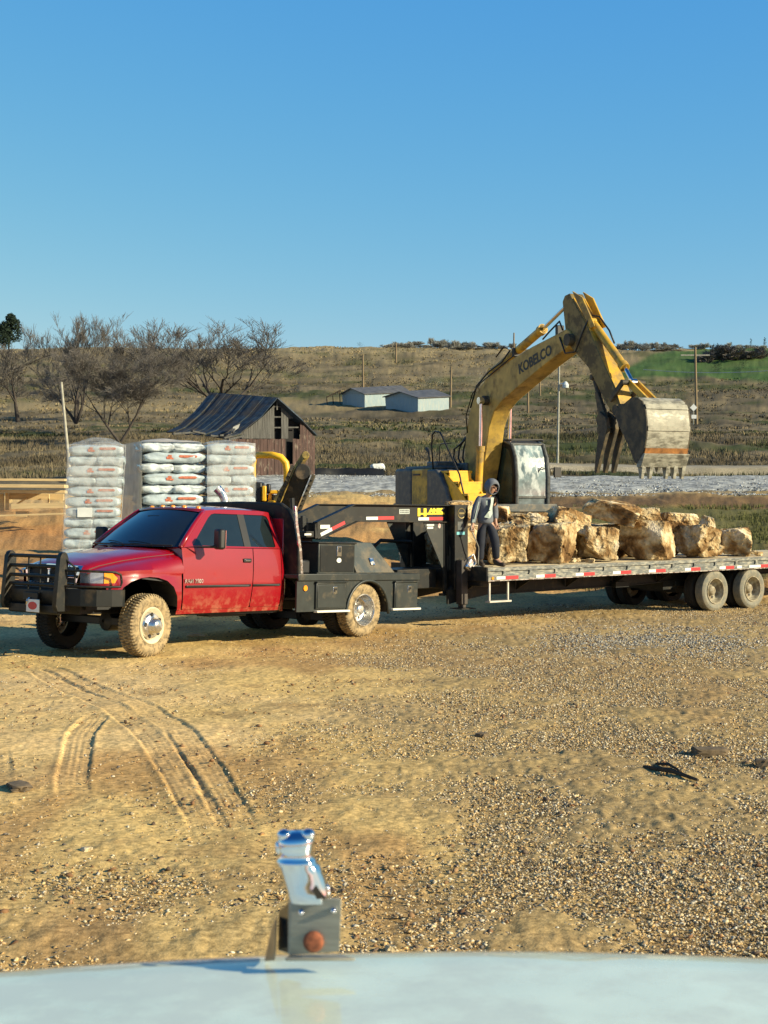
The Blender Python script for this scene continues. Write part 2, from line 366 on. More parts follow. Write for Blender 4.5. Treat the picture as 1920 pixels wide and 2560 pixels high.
g = strip('road', '', GROUND, .075, .5, [(86, -.2), (86.4, .45), (88, .5), (90, .55), (93, .6), (93.5, 0)], 160, .03, 8, rc); tag(g, 'pale dirt road crossing behind the gravel bank', 'road', kind='structure')
g = strip('silt_fence', '', BLKP, -.085, .0, [(79.0, 0), (79.0, .38), (79.08, .38), (79.08, 0)], 120, .08, 12, rc); tag(g, 'low black plastic silt fence above the gravel bank', 'silt fence')

# loose stones -------------------------------------------------------------
STONE = M('loose stone', (1, 1, 1), .9, var=.2, scale=25, attr='tint', spec=.2)
def stones(name, n, pts_fn, smin, smax, seed, label, pal):
    rng = np.random.default_rng(seed)
    bm = bmesh.new(); bmesh.ops.create_icosphere(bm, subdivisions=1, radius=1); bv = np.array([v.co[:] for v in bm.verts]); bf = np.array([[v.index for v in f.verts] for f in bm.faces]); bm.free()
    X, Y, Z = pts_fn(rng, n); n = len(X)
    s = smin*(smax/smin)**(rng.random(n)**2.6)
    V = bv[None]*(1+rng.normal(0, .28, (n, len(bv), 1)))+rng.normal(0, .12, (n, len(bv), 3))
    V = V*np.stack([np.ones(n), rng.uniform(.5, .95, n), rng.uniform(.28, .6, n)], -1)[:, None, :]
    a = rng.uniform(0, 2*math.pi, n); tl = rng.normal(0, .35, n)
    x, y, z = V[..., 0], V[..., 1], V[..., 2]
    x, z = x*np.cos(tl)[:, None]-z*np.sin(tl)[:, None], x*np.sin(tl)[:, None]+z*np.cos(tl)[:, None]
    x, y = x*np.cos(a)[:, None]-y*np.sin(a)[:, None], x*np.sin(a)[:, None]+y*np.cos(a)[:, None]
    V = np.stack([x, y, z], -1)*s[:, None, None]+np.stack([X, Y, Z+s*.15], -1)[:, None, :]
    F = bf[None]+(np.arange(n)*len(bv))[:, None, None]; F = F.reshape(-1, 3)
    me = bpy.data.meshes.new(name); me.vertices.add(n*len(bv)); me.vertices.foreach_set('co', V.astype(np.float32).ravel())
    me.loops.add(F.size); me.loops.foreach_set('vertex_index', F.astype(np.int32).ravel()); me.polygons.add(len(F))
    me.polygons.foreach_set('loop_start', np.arange(0, F.size, 3, dtype=np.int32)); me.polygons.foreach_set('loop_total', np.full(len(F), 3, np.int32)); me.update(calc_edges=True)
    pal = np.array(pal); c = pal[rng.integers(0, len(pal), n)]*rng.uniform(.7, 1.25, (n, 1))
    c = np.repeat(c, len(bv), axis=0); a = me.color_attributes.new('tint', 'FLOAT_COLOR', 'POINT'); a.data.foreach_set('color', np.c_[c, np.ones(len(c))].astype(np.float32).ravel())
    me.materials.append(STONE); o = bpy.data.objects.new(name, me); col.objects.link(o); tag(o, label, 'stones', kind='stuff'); return o
def pad_pts(rng, n):
    Y = 5.5+(31-5.5)*rng.random(n*4)**1.15; X = (rng.random(n*4)*.60-.30)*(Y+1)
    k = rng.random(n*4) < gravel_mask(X, Y)*(.45+.55*sst(.3, .6, fbm(X/.45, Y/.45, 23)))*(.45+.55*Y/30)
    d, m = track_disp(X, Y); k &= rng.random(n*4) > m*.93
    X, Y = X[k][:n], Y[k][:n]; return X, Y, zbase(X, Y)
PAL = [(.60, .43, .21), (.52, .36, .16), (.58, .46, .28), (.46, .36, .22), (.32, .28, .21), (.55, .48, .34), (.46, .30, .13), (.12, .09, .06), (.60, .50, .30), (.56, .50, .38), (.15, .13, .11), (.28, .20, .11)]
stones('loose_stones', 240000, pad_pts, .005, .017, 5, 'scattered tan and grey crushed stone over the clay', PAL)
def clod_pts(rng, n):
    Y = 6+24*rng.random(n*3); X = (rng.random(n*3)*.62-.31)*(Y+1); k = rng.random(n*3) < .5*sst(.38, .60, fbm(X/.8, Y/.8, 25)); X, Y = X[k][:n], Y[k][:n]; return X, Y, zbase(X, Y)
stones('clay_clods', 9000, clod_pts, .007, .030, 6, 'broken brown clay clods lying over the site', [(.22, .12, .06), (.30, .18, .09), (.14, .10, .07), (.38, .26, .13)])
def grey_pts(rng, n):
    u = rng.normal(1660, 190, n); v = rng.normal(1600, 22, n); P = [gnd(a, b, 0) for a, b in zip(u, np.clip(v, 1552, 1700))]; X = np.array([p.x for p in P]); Y = np.array([p.y for p in P]); return X, Y, zbase(X, Y)
stones('grey_gravel', 5500, grey_pts, .010, .030, 7, 'spill of blue grey gravel on the clay below the trailer wheels', [(.34, .33, .29), (.24, .23, .20), (.46, .43, .36), (.15, .14, .12)])
def berm_pts(rng, n):
    Y = 60+15*rng.random(n); X = (rng.random(n)*.36-.085)*70; hh = np.sin(np.pi*np.clip((Y-63.2)/13.3, 0, 1))**.6*.28; return X, Y, zbase(X, Y)+hh
stones('bank_gravel', 16000, berm_pts, .03, .07, 8, 'coarse crushed stone covering the grey gravel bank', [(.36, .38, .38), (.24, .25, .25), (.48, .5, .5), (.12, .12, .12)])

# dry brush and grass ------------------------------------------------------
BRUSH = M('dry brush', (1, 1, 1), .95, var=.2, scale=2, attr='tint', spec=.05)
def brush(name, n, fn, h0, h1, seed, label, blades, cf=None, wdt=.06):
    rng = np.random.default_rng(seed); X, Y, Z = fn(rng, n); n = len(X); Hh = rng.uniform(h0, h1, n)
    B = blades; ang = rng.uniform(0, 2*math.pi, (n, B)); rad = rng.uniform(.0, 1.1, (n, B))*Hh[:, None]; ln = rng.normal(0, .35, (n, B, 2))
    bx = X[:, None]+rad*np.cos(ang); by = Y[:, None]+rad*np.sin(ang); hh = Hh[:, None]*rng.uniform(.5, 1.1, (n, B)); wd = wdt*Hh[:, None]*rng.uniform(.6, 1.6, (n, B)); wa = rng.uniform(0, math.pi, (n, B))
    v0 = np.stack([bx-wd*np.cos(wa), by-wd*np.sin(wa), np.broadcast_to(Z[:, None]-.1, bx.shape)], -1); v1 = np.stack([bx+wd*np.cos(wa), by+wd*np.sin(wa), np.broadcast_to(Z[:, None]-.1, bx.shape)], -1)
    v2 = np.stack([bx+ln[..., 0]*hh, by+ln[..., 1]*hh, Z[:, None]+hh], -1)
    V = np.stack([v0, v1, v2], 2).reshape(-1, 3); F = np.arange(len(V)).reshape(-1, 3)
    me = bpy.data.meshes.new(name); me.vertices.add(len(V)); me.vertices.foreach_set('co', V.astype(np.float32).ravel())
    me.loops.add(F.size); me.loops.foreach_set('vertex_index', F.astype(np.int32).ravel()); me.polygons.add(len(F))
    me.polygons.foreach_set('loop_start', np.arange(0, F.size, 3, dtype=np.int32)); me.polygons.foreach_set('loop_total', np.full(len(F), 3, np.int32)); me.update(calc_edges=True)
    c = (cf(X, Y) if cf else ground_color(X, Y)*1.05)*rng.uniform(.88, 1.15, (n, 1)); c = np.repeat(c, 3*B, axis=0)
    a = me.color_attributes.new('tint', 'FLOAT_COLOR', 'POINT'); a.data.foreach_set('color', np.c_[c, np.ones(len(c))].astype(np.float32).ravel())
    me.materials.append(BRUSH); o = bpy.data.objects.new(name, me); col.objects.link(o); tag(o, label, 'brush', kind='stuff'); return o
def field_pts(y0, y1, mask=.4):
    def f(rng, n):
        Y = y0+(y1-y0)*rng.random(n*3); X = (rng.random(n*3)*.60-.30)*Y; t = X/Y
        k = rng.random(n*3) < sst(mask-.12, mask+.12, fbm(X/7, Y/7, 24))
        k &= ~((t > .07) & (Y > 84) & (Y < 95)) & ~((t > .155) & (Y > 258))
        k &= ~((Y > 196) & (Y < 232) & (t > -.075) & (t < .05))
        X, Y = X[k][:n], Y[k][:n]; return X, Y, zbase(X, Y)
    return f
brush('dry_brush', 16000, field_pts(79, 150, .3), .12, .45, 11, 'tangled brown brush and dry grass covering the near field', 8, wdt=.10)
brush('hillside_brush', 24000, field_pts(150, 335, .30), .08, .26, 12, 'dry golden grass and brush covering the far hillside', 5, wdt=.5)
def lawn(rng, n):
    Y = 33+22*rng.random(n*2); X = (.05+.28*rng.random(n*2))*Y; k = rng.random(n*2) < sst(.3, .6, fbm(X/2, Y/2, 43)); X, Y = X[k][:n], Y[k][:n]; return X, Y, zbase(X, Y)+.02
brush('thin_grass', 9000, lawn, .03, .09, 13, 'thin worn grass beyond the trailer', 5, lambda X, Y: np.broadcast_to(np.array((.12, .125, .05)), X.shape+(3,)), .2)
def text_mesh(name, body, size, mat, parent, m, bold=0, sx=1, ext=.002):
    cu = bpy.data.curves.new('t', 'FONT'); cu.body = body; cu.size = size; cu.extrude = ext; cu.offset = bold; cu.align_x = 'CENTER'; cu.align_y = 'CENTER'; cu.resolution_u = 3
    t = bpy.data.objects.new('t', cu); col.objects.link(t); bpy.context.view_layer.update()
    me = bpy.data.meshes.new_from_object(t.evaluated_get(bpy.context.evaluated_depsgraph_get())); bpy.data.objects.remove(t); bpy.data.curves.remove(cu)
    me.transform(m @ Matrix.Diagonal((sx, 1, 1, 1))); me.name = name
    me.materials.clear(); return link(name, me, mat, parent)
def face_y(x, y, z, rot=0): # text plane facing local -Y
    return Matrix.Translation((x, y, z)) @ Matrix.Rotation(R(90), 4, 'X') @ Matrix.Rotation(rot, 4, 'Z')
def tyre_mesh(Rr, wd, rin, n=64, lug=.012, blocks=True):
    mb = MB(); h = wd/2
    prof = [(-h*.80, rin, 0), (-h*.97, rin+.35*(Rr-rin), 0), (-h, rin+.6*(Rr-rin), 0), (-h*.95, Rr-.045, 0), (-h*.86, Rr-.018, .6), (-h*.74, Rr-.004, 1), (-h*.36, Rr, 1), (-h*.30, Rr-.006, 0), (-h*.06, Rr-.002, -1), (h*.06, Rr-.002, -1), (h*.30, Rr-.006, 0), (h*.36, Rr, 1), (h*.74, Rr-.004, 1), (h*.86, Rr-.018, .6), (h*.95, Rr-.045, 0), (h, rin+.6*(Rr-rin), 0), (h*.97, rin+.35*(Rr-rin), 0), (h*.8, rin, 0)]
    m = len(prof); vs = []
    seg = []
    for i in range(n):
        for e, s in ((0, 1), (.5, 1), (.56, -1), (.94, -1)): seg.append((2*math.pi*(i+e)/n, s))
    if not blocks: seg = [(2*math.pi*i/(n*2), 0) for i in range(n*2)]
    for (t, s) in seg:
        for (a, r, f) in prof:
            rr = r+(lug*.5*s*f if f else 0); vs.append((rr*math.cos(t), a, rr*math.sin(t)))
    k = len(seg); fs = []
    for i in range(k):
        j = (i+1) % k
        for q in range(m-1): fs.append((i*m+q, i*m+q+1, j*m+q+1, j*m+q))
    mb.add(vs, fs); return mb
def make_wheel(parent, x, y, z, Rr, wd, rin, style, tm, rm, steer=0, out=-1, lug=.012, blocks=True, n=56):
    w = tyre_mesh(Rr, wd, rin, n, lug, blocks).build('wheel', tm, parent, smooth=30)
    w.location = (x, y, z); w.rotation_euler = (0, 0, steer if out < 0 else steer+math.pi)
    h = wd/2
    if style == 'front':
        MB().lathe([(-h*.86, rin+.005), (-h*.95, rin-.006), (-h*.9, rin-.022), (-h*.6, rin-.05), (-h*.5, rin-.06)], (0, 0, 0)).build('rim', CREAM, w, smooth=50)
        hb = MB().lathe([(-h*.5, rin-.055), (-h*.92, rin-.075), (-h*1.0, rin-.10), (-h*1.02, .115), (-h*1.10, .10), (-h*1.5, .092), (-h*1.68, .075), (-h*1.76, .05), (-h*1.78, .001)], (0, 0, 0), n=40).build('hub_cap', CHW, w, smooth=50)
        ho = MB()
        for k in range(5):
            t = 2*math.pi*k/5+.5; ho.lathe([(0, .001), (-.006, .012), (-.006, .024), (0, .028)], (0, 0, 0), n=12)
            nn = 48; base = len(ho.v)-nn
            for i in range(base, len(ho.v)): vx, vy, vz = ho.v[i]; ho.v[i] = (vx+.145*math.cos(t), vy-h*1.0, vz+.145*math.sin(t))
        ho.build('wheel_hole', BLKP, hb, smooth=True)
    else:
        MB().lathe([(-h*.84, rin+.004), (-h*.97, rin), (-h*.97, rin-.014), (-h*.85, rin-.022), (-h*.5, rin-.030), (h*.15, rin-.045), (h*.35, rin-.07), (h*.40, .10)], (0, 0, 0), n=44).build('rim', rm, w, smooth=45)
        hb = MB().lathe([(h*.40, .105), (h*.1, .095), (-h*.25, .085), (-h*.45, .06), (-h*.5, .03), (-h*.5, .001)], (0, 0, 0), n=32).build('hub_cap', rm, w, smooth=45)
        ho = MB()
        for k in range(5):
            t = 2*math.pi*k/5+.2; b0 = len(ho.v); ho.lathe([(-.0, .001), (-.003, .012), (-.003, .022), (.0, .026)], (0, 0, 0), n=12)
            rr = (rin-.07+.105)/2
            for i in range(b0, len(ho.v)): vx, vy, vz = ho.v[i]; ho.v[i] = (vx+rr*math.cos(t), vy+h*.34, vz+rr*math.sin(t))
        ho.build('wheel_hole', BLKP, hb, smooth=True)
    return w
# ------------------------------------------------------------------ the red flatbed pickup
T = Frame(-3.93, 21.42, 49.8, 1.06, .03, 2.1)
TR = frame_root('pickup_truck', T); tag(TR, 'red extended cab dually pickup with black flatbed, black grille guard and muddy tyres', 'pickup truck')
def ym(x, z):
    if z <= 1.37: m = .97-(.065*((z-.85)/.52)**2 if z > .85 else .045*((.85-z)/.35)**2)
    else: m = .905-(z-1.37)/.48*.235
    if x < -.25: m -= .27*((-.25-x)/.6)**2
    if x > 2.34: m -= .07*((x-2.34)/.16)**2
    r = math.hypot(x+.06, (z-.47)*1.02)
    if z < 1.15 and x < .9: m += .030*math.exp(-((r-.54)/.09)**2)
    m -= .006*math.exp(-((z-1.0)/.02)**2)
    return m
def near(x, z): return (x, -ym(x, z), z)
def farr(x, z): return (x, ym(x, z), z)
ARCH = [(.425, .60), (.40, .74), (.335, .86), (.22, .94), (.07, .98), (-.07, .99), (-.22, .975), (-.36, .935), (-.47, .86), (-.535, .74), (-.555, .62)]
fen = [(-.80, 1.03), (.50, 1.03), (.485, .555), (.43, .555)]+ARCH+[(-.62, .62), (-.66, .87), (-.80, .885)]
for f in (near, farr):
    panel('fender', fen, f, RED, TR, .05)
    panel('door', [(.515, .60), (.51, .575), (.53, .56), (1.73, .565), (1.755, .59), (1.835, 1.365), (.535, 1.365)], f, RED, TR, .06)
    panel('rear_door', [(1.77, .60), (1.78, .575), (2.32, .575), (2.345, .60), (2.375, 1.365), (1.85, 1.365)], f, RED, TR, .06)
    panel('cab_corner', [(2.36, .575), (2.44, .575), (2.49, .68), (2.50, 1.37), (2.39, 1.37)], f, RED, TR, .04)
    g_ = [(.52, 1.372), (.80, 1.63), (1.12, 1.865), (1.5, 1.893), (2.2, 1.895), (2.38, 1.875), (2.44, 1.80), (2.50, 1.50), (2.50, 1.372)]
    hole = [(.745, 1.40), (1.17, 1.765), (1.25, 1.818), (1.32, 1.832), (2.24, 1.832), (2.31, 1.815), (2.33, 1.76), (2.30, 1.40), (2.27, 1.388)]
    panel('cab_side', g_, f, RED, TR, .06, holes=[hole])
    inn = lambda x, z, f=f: (lambda p: (p[0], p[1]*.985, p[2]))(f(x, z))
    panel('side_window', [(.735, 1.39), (1.16, 1.76), (1.25, 1.828), (1.32, 1.842), (1.765, 1.842), (1.715, 1.38)], inn, GLS, TR, .1)
    panel('side_window', [(1.815, 1.38), (1.865, 1.842), (2.25, 1.842), (2.32, 1.815), (2.34, 1.75), (2.31, 1.39), (2.27, 1.378)], inn, GLS, TR, .1)
    panel('window_pillar', [(1.70, 1.385), (1.75, 1.84), (1.875, 1.84), (1.825, 1.385)], lambda x, z, f=f: (lambda p: (p[0], p[1]*.993, p[2]))(f(x, z)), BLKP, TR, .1)
    panel('rocker', [(.43, .50), (.43, .56), (2.46, .58), (2.42, .52)], lambda x, z, f=f: (lambda p: (p[0], p[1]*.99, p[2]))(f(x, z)), RED, TR, .1)
    panel('side_moulding', [(.56, .845), (.56, .875), (1.745, .885), (1.745, .855)], lambda x, z, f=f: (lambda p: (p[0], p[1]*1.012, p[2]))(f(x, z)), BLKP, TR, .1, thick=.012)
    panel('side_moulding', [(1.79, .855), (1.79, .885), (2.32, .89), (2.32, .86)], lambda x, z, f=f: (lambda p: (p[0], p[1]*1.012, p[2]))(f(x, z)), BLKP, TR, .1, thick=.012)
    sy = -1 if f is near else 1
    def ins(x, z, sy=sy): return (x, sy*(ym(x, z)-.035), z)
    panel('inner_panel', [(-.35, .98), (.45, 1.10), (.62, 1.34), (2.46, 1.36), (2.42, .50), (.45, .50), (.43, .62), (.40, .8), (.30, .92)], ins, BLKP, TR, .15)
    wl = MB()
    for a, b in zip(ARCH[:-1], ARCH[1:]): wl.add([(a[0], sy*ym(*a), a[1]), (b[0], sy*ym(*b), b[1]), (b[0], sy*.52, b[1]+.03), (a[0], sy*.52, a[1]+.03)], [(0, 1, 2, 3)])
    wl.build('wheel_well', BLKP, TR, smooth=True)
# hood and fender tops
def sec(x):
    t = min(1, max(0, (x+.82)/1.36)); m = ym(x, 1.03); m2 = ym(x, 1.12)
    zc = np.interp(x, [-.84, -.80, -.74, -.6, -.3, .1, .54], [1.10, 1.135, 1.165, 1.21, 1.275, 1.335, 1.385])
    A = [(0, zc), (.18, zc-.004), (.36-.02*(1-t), zc-.010), (.50+.10*t, zc-.030-.008*(1-t)), (.56+.17*t, zc-.055), (.59+.21*t, zc-.085-.01*t)]
    zf = zc-.085-.01*t-.018-.012*t
    yf = .60+.235*t
    return A+[(yf, zf), (yf+(m2-yf)*.35, zf-.012), (yf+(m2-yf)*.75, 1.03+(zf-1.03)*(.62+.14*t)), (m*.985+.015*m2, 1.03+(zf-1.03)*.30), (m, 1.03)]
hb = MB(); X_ = np.linspace(-.84, .54, 30); S = [sec(x) for x in X_]; k = len(S[0]); vs = []
for x, s in zip(X_, S):
    vs += [(x, -y, z) for y, z in reversed(s)]+[(x, y, z) for y, z in s[1:]]
kk = 2*k-1
hb.add(vs, [(i*kk+j, i*kk+j+1, (i+1)*kk+j+1, (i+1)*kk+j) for i in range(len(X_)-1) for j in range(kk-1)])
se = sec(.54)
for sy in (-1, 1):
    n0 = len(hb.v); q_ = [(p[0], p[1]) for p in se[3:]]
    hb.v += [(.54, sy*y, z) for y, z in q_]+[(.552, sy*(ym(.54, max(z, 1.03))-.004 if i_ else .80), z if i_ else 1.372) for i_, (y, z) in enumerate(q_)]
    hb.f += [(n0+i_, n0+i_+1, n0+len(q_)+i_+1, n0+len(q_)+i_) for i_ in range(len(q_)-1)]
hood = hb.build('hood', RED, TR, smooth=50)
for sy in (-1, 1):  # shut line between hood and fender
    MB().tube([(x, sy*(sec(x)[5][0]+.006), sec(x)[5][1]-.006) for x in X_[2:]], .0045, 5).build('shut_line', BLKP, hood)
# roof
def roof(x, y):
    e = ym(min(x, 2.3), 1.88); u = y/e
    z0 = np.interp(x, [1.06, 1.15, 1.3, 1.6, 2.0, 2.3, 2.44, 2.48], [1.865, 1.895, 1.925, 1.945, 1.945, 1.93, 1.90, 1.80])
    ze = np.interp(x, [1.06, 1.12, 1.5, 2.2, 2.38, 2.44, 2.48], [1.80, 1.862, 1.892, 1.894, 1.874, 1.80, 1.7])
    return (x+(-.10*(1-u*u)*max(0, (1.5-x)/.45) if x < 1.5 else 0), y, ze+(z0-ze)*(1-abs(u)**2.6))
rf = MB(); xs = np.concatenate([np.linspace(1.10, 1.5, 9), np.linspace(1.6, 2.3, 8), [2.38, 2.42, 2.45, 2.475]]); us = np.linspace(-1, 1, 25); vs = []
for x in xs: vs += [roof(x, u*ym(min(x, 2.3), 1.88)) for u in us]
rf.add(vs, [(i*25+j, i*25+j+1, (i+1)*25+j+1, (i+1)*25+j) for i in range(len(xs)-1) for j in range(24)])
roofo = rf.build('roof', RED, TR, smooth='all')
for i, y in enumerate((-.47, -.22, 0, .22, .47)):
    x = 1.25-.075*(1-(y/.66)**2); z = roof(x+.06, y)[2]
    MB().lathe([(.0, .040), (.018, .038), (.030, .028), (.036, .012), (.037, .001)], (x, y, z-.006), 'Z', 16).build('roof_marker_light', AMB, TR, smooth=True)
# windshield
def wsh(u, v):
    xb = .33+.22*abs(u)**2.2; xt = 1.02+.12*u*u
    yb = u*.865; yt = u*.645; zb = 1.372; zt = 1.878-.022*u*u
    b = .012*math.sin(math.pi*v)
    return (xb*(1-v)+xt*v-b, yb*(1-v)+yt*v, zb*(1-v)+zt*v+b)
wg = MB(); vs = [wsh(u, v) for v in np.linspace(0, 1, 9) for u in np.linspace(-1, 1, 17)]
wg.add(vs, [(i*17+j, i*17+j+1, (i+1)*17+j+1, (i+1)*17+j) for i in range(8) for j in range(16)]); ws = wg.build('windshield', GLS, TR, smooth='all')
for sy in (-1, 1):
    MB().tube([Vector(wsh(sy*1.0, v))+Vector((.005, sy*.008, .0)) for v in (0, .3, .6, .9, 1)], [.040, .038, .035, .033, .03], 8).build('windshield_pillar', RED, TR, smooth='all')
MB().tube([Vector(wsh(u, 1))+Vector((.02, 0, .008)) for u in np.linspace(-1, 1, 9)], .022, 8).build('windshield_header', RED, TR, smooth='all')
MB().tube([Vector(wsh(u, .02))+Vector((-.03, 0, .008)) for u in np.linspace(-.9, .9, 9)], .013, 6).build('cowl', BLKP, TR)
for a, b in ((-.55, -.05), (.05, .5)):
    MB().tube([Vector(wsh(u, .03+.06*math.sin((u-a)/(b-a)*math.pi*.6)))+Vector((-.012, 0, .014)) for u in np.linspace(a, b, 6)], .007, 5).build('wiper', BLKP, TR)
MB().box((1.0, .05, 1.76), (.02, .24, .06)).build('rear_view_mirror', BLKP, TR, bevel=.01).location = (-.12, 0, .0)
MB().bb((2.46, -.88, .5), (2.49, .88, 1.80)).build('cab_back', RED, TR, bevel=.01)
MB().bb((.2, -.85, .48), (2.4, .85, .56)).build('floor_pan', BLKP, TR)
MB().bb((-.72, -.55, .56), (-.1, .55, 1.06)).build('radiator_support', BLKP, TR)
# grille
gm = MB(); o_ = [(-.56, 1.06), (-.52, 1.115), (0, 1.135), (.52, 1.115), (.56, 1.06), (.50, .86), (-.50, .86)]; i_ = [(-.50, 1.045), (-.47, 1.07), (0, 1.085), (.47, 1.07), (.50, 1.045), (.455, .895), (-.455, .895)]
def gp(y, z, d=0): return (-.875+.13*abs(y)**2+d+(1.12-z)*-.05, y, z)
n7 = 7; vs = [gp(*p) for p in o_]+[gp(*p) for p in i_]+[gp(p[0], p[1], .10) for p in o_]+[gp(p[0], p[1], .05) for p in i_]
fs = []
for i in range(n7):
    j = (i+1) % n7; fs += [(i, j, n7+j, n7+i), (i, 2*n7+i, 2*n7+j, j), (n7+i, n7+j, 3*n7+j, 3*n7+i)]
gm.add(vs, fs); gr = gm.build('grille', CHR, TR, bevel=.006)
MB().add([gp(p[0], p[1], .05) for p in i_], [tuple(range(7))]).build('grille_mesh', BLKP, gr)
MB().beam(gp(-.48, .975, .0), gp(0, .975, -.0), .03, .035).beam(gp(0, .975, 0), gp(.48, .975, 0), .03, .035).beam(gp(0, .89, 0), gp(0, 1.08, 0), .035, .03, (1, 0, 0)).build('grille_crossbar', CHR, gr, bevel=.006)
MB().box(gp(0, 1.075, -.01), (.02, .07, .05)).build('grille_badge', CHR, gr, bevel=.01)
LENS = M('headlight lens', (.55, .57, .56), .12, .55, var=.3, scale=10, coat=1)
for sy in (-1, 1):
    def hl(t, z, sy=sy):
        x = np.interp(t, [0, .5, .8, 1], [-.845, -.80, -.71, -.52]); y = np.interp(t, [0, .5, .8, 1], [.575, .74, .86, ym(-.52, 1)+.006]); return (x-.004, sy*y, z)
    h_ = panel('headlight', [(0, .905), (0, 1.035), (.8, 1.038), (.8, .905)], hl, LENS, TR, .1)
    panel('turn_signal', [(.81, .905), (.81, 1.038), (.93, 1.03), (1.0, .97), (.97, .91)], hl, AMB, TR, .1)
    panel('headlight_trim', [(-.0, .87), (-.0, .903), (1.0, .903), (1.0, .87)], hl, RED, TR, .1)
    MB().add([hl(0, 1.036), hl(.5, 1.036), hl(.8, 1.038), hl(1, 1.03), (-.6, sy*.55, 1.04)], [(0, 1, 4), (1, 2, 4), (2, 3, 4)]).build('headlight_cap', RED, TR)
# grille guard and bumper
b = MB().pxz([(-1.08, .62), (-1.12, .70), (-1.12, .80), (-1.09, .84), (-.80, .84), (-.80, .62)], -.55, .55)
for sy in (-1, 1):
    P0 = [(-1.08, sy*.55), (-1.0, sy*.78), (-.88, sy*.94), (-.70, sy*1.02), (-.54, sy*1.03)]
    for (x0, y0), (x1, y1) in zip(P0[:-1], P0[1:]):
        z0, z1, z2, z3 = .62, .62, .83, .83
        b.add([(x0, y0, .62), (x1, y1, .62), (x1, y1, .83), (x0, y0, .83), (x0+.12, y0-sy*.05, .62), (x1+.12, y1-sy*.10, .62), (x1+.12, y1-sy*.10, .83), (x0+.12, y0-sy*.05, .83)], [(0, 1, 2, 3), (4, 7, 6, 5), (3, 2, 6, 7), (0, 4, 5, 1)])
bump = b.build('front_bumper', BLK, TR, bevel=.006)
gd = MB()
for sy in (-1, 1):
    gd.prism([(-.98, .55), (-1.18, .55), (-1.21, .62), (-1.16, 1.22), (-1.13, 1.27), (-1.09, 1.285), (-1.05, 1.26), (-1.03, 1.2), (-1.05, .85), (-.98, .80)], lambda x, z, sy=sy: (x, sy*.49, z), lambda x, z, sy=sy: (x, sy*.57, z))
for z in (1.225, 1.10, .98, .87): gd.tube([(-1.115, -.53, z), (-1.115, .53, z)], .024, 8)
for sy in (-1, 1):
    gd.tube([(-1.09, sy*.53, 1.06), (-.99, sy*.76, 1.06), (-.84, sy*.95, 1.055), (-.66, sy*1.02, 1.05), (-.58, sy*1.03, 1.02), (-.56, sy*1.03, .92), (-.58, sy*1.03, .87), (-.84, sy*.96, .865), (-.99, sy*.77, .865), (-1.09, sy*.53, .865)], .016, 8)
    gd.tube([(-1.07, sy*.55, 1.20), (-1.0, sy*.66, 1.10), (-1.0, sy*.66, .86)], .014, 6)
for y in (-.12, .12): gd.tube([(-1.115, y, .80), (-1.115, y, 1.225)], .012, 6)
gd.build('grille_guard', BLK, TR, smooth=40, bevel=.004)
MB().pxz([(-1.09, .50), (-1.13, .52), (-1.13, .62), (-.9, .62)], -.5, .5).box((-1.14, .0, .72), (.06, .30, .10)).build('winch_tray', BLK, TR, bevel=.008)
hk = MB().tube([(-1.18, .0, .70), (-1.22, .0, .66), (-1.20, .03, .62), (-1.17, .02, .64)], .012, 6)
hk.build('tow_hook', CHRD, TR, smooth=True)
pl = MB().box((-1.20, -.10, .605), (.012, .26, .16)).build('front_plate', STK, TR, bevel=.004)
MB().add([(-1.208, -.10+.09*math.cos(t), .605+.05*math.sin(t)) for t in np.linspace(0, 2*math.pi, 20)[:-1]], [tuple(range(19))]).build('plate_emblem', TRED, pl)
MB().pxz([(-.78, .50), (-.78, .60), (-.6, .60), (-.55, .52)], -.5, .5).build('air_dam', BLKP, TR)
# mirrors
m0 = T.hit(545, 1348, 1, -1.20)
for sy in (-1, 1):
    mh = MB().box((0, 0, 0), (.10, .17, .27)).build('mirror', BLKP, TR, bevel=.03); mh.location = (m0.x+.03, sy*1.20, m0.z); mh.rotation_euler = (0, 0, sy*.25)
    MB().box((.055, 0, 0), (.004, .14, .23)).build('mirror_glass', CHR, mh)
    MB().prism([(.60, 1.385), (.86, 1.40), (m0.x+.02, m0.z-.05), (m0.x-.02, m0.z-.12)], lambda x, z, sy=sy: (x, sy*np.interp(x, [.6, m0.x], [.90, 1.17]), z), lambda x, z, sy=sy: (x, sy*(.03+np.interp(x, [.6, m0.x], [.90, 1.17])), z)).build('mirror_arm', BLKP, TR, bevel=.008)
# door handle, badge
for sy in (-1, 1):
    dh = MB().box((1.70, sy*.952, 1.205), (.15, .02, .055)).build('door_handle', BLKP, TR, bevel=.012)
    MB().box((1.70, sy*.966, 1.205), (.10, .012, .02)).build('handle_grip', CHR, dh, bevel=.004)
text_mesh('badge', 'RAM 3500', .075, CHRD, TR, face_y(.70, -.985, .93), .001, 1.0)
# exhaust stack behind cab
p = T.hit(562, 1240, 0, 2.56)
MB().tube([(2.56, p.y, 1.1), (2.56, p.y, p.z-.16), (2.56, p.y, p.z-.05), (2.53, p.y+.03, p.z+.03), (2.47, p.y+.08, p.z+.11)], [.062, .062, .062, .064, .066], 20, False).build('exhaust_stack', CHRD, TR, smooth='all')
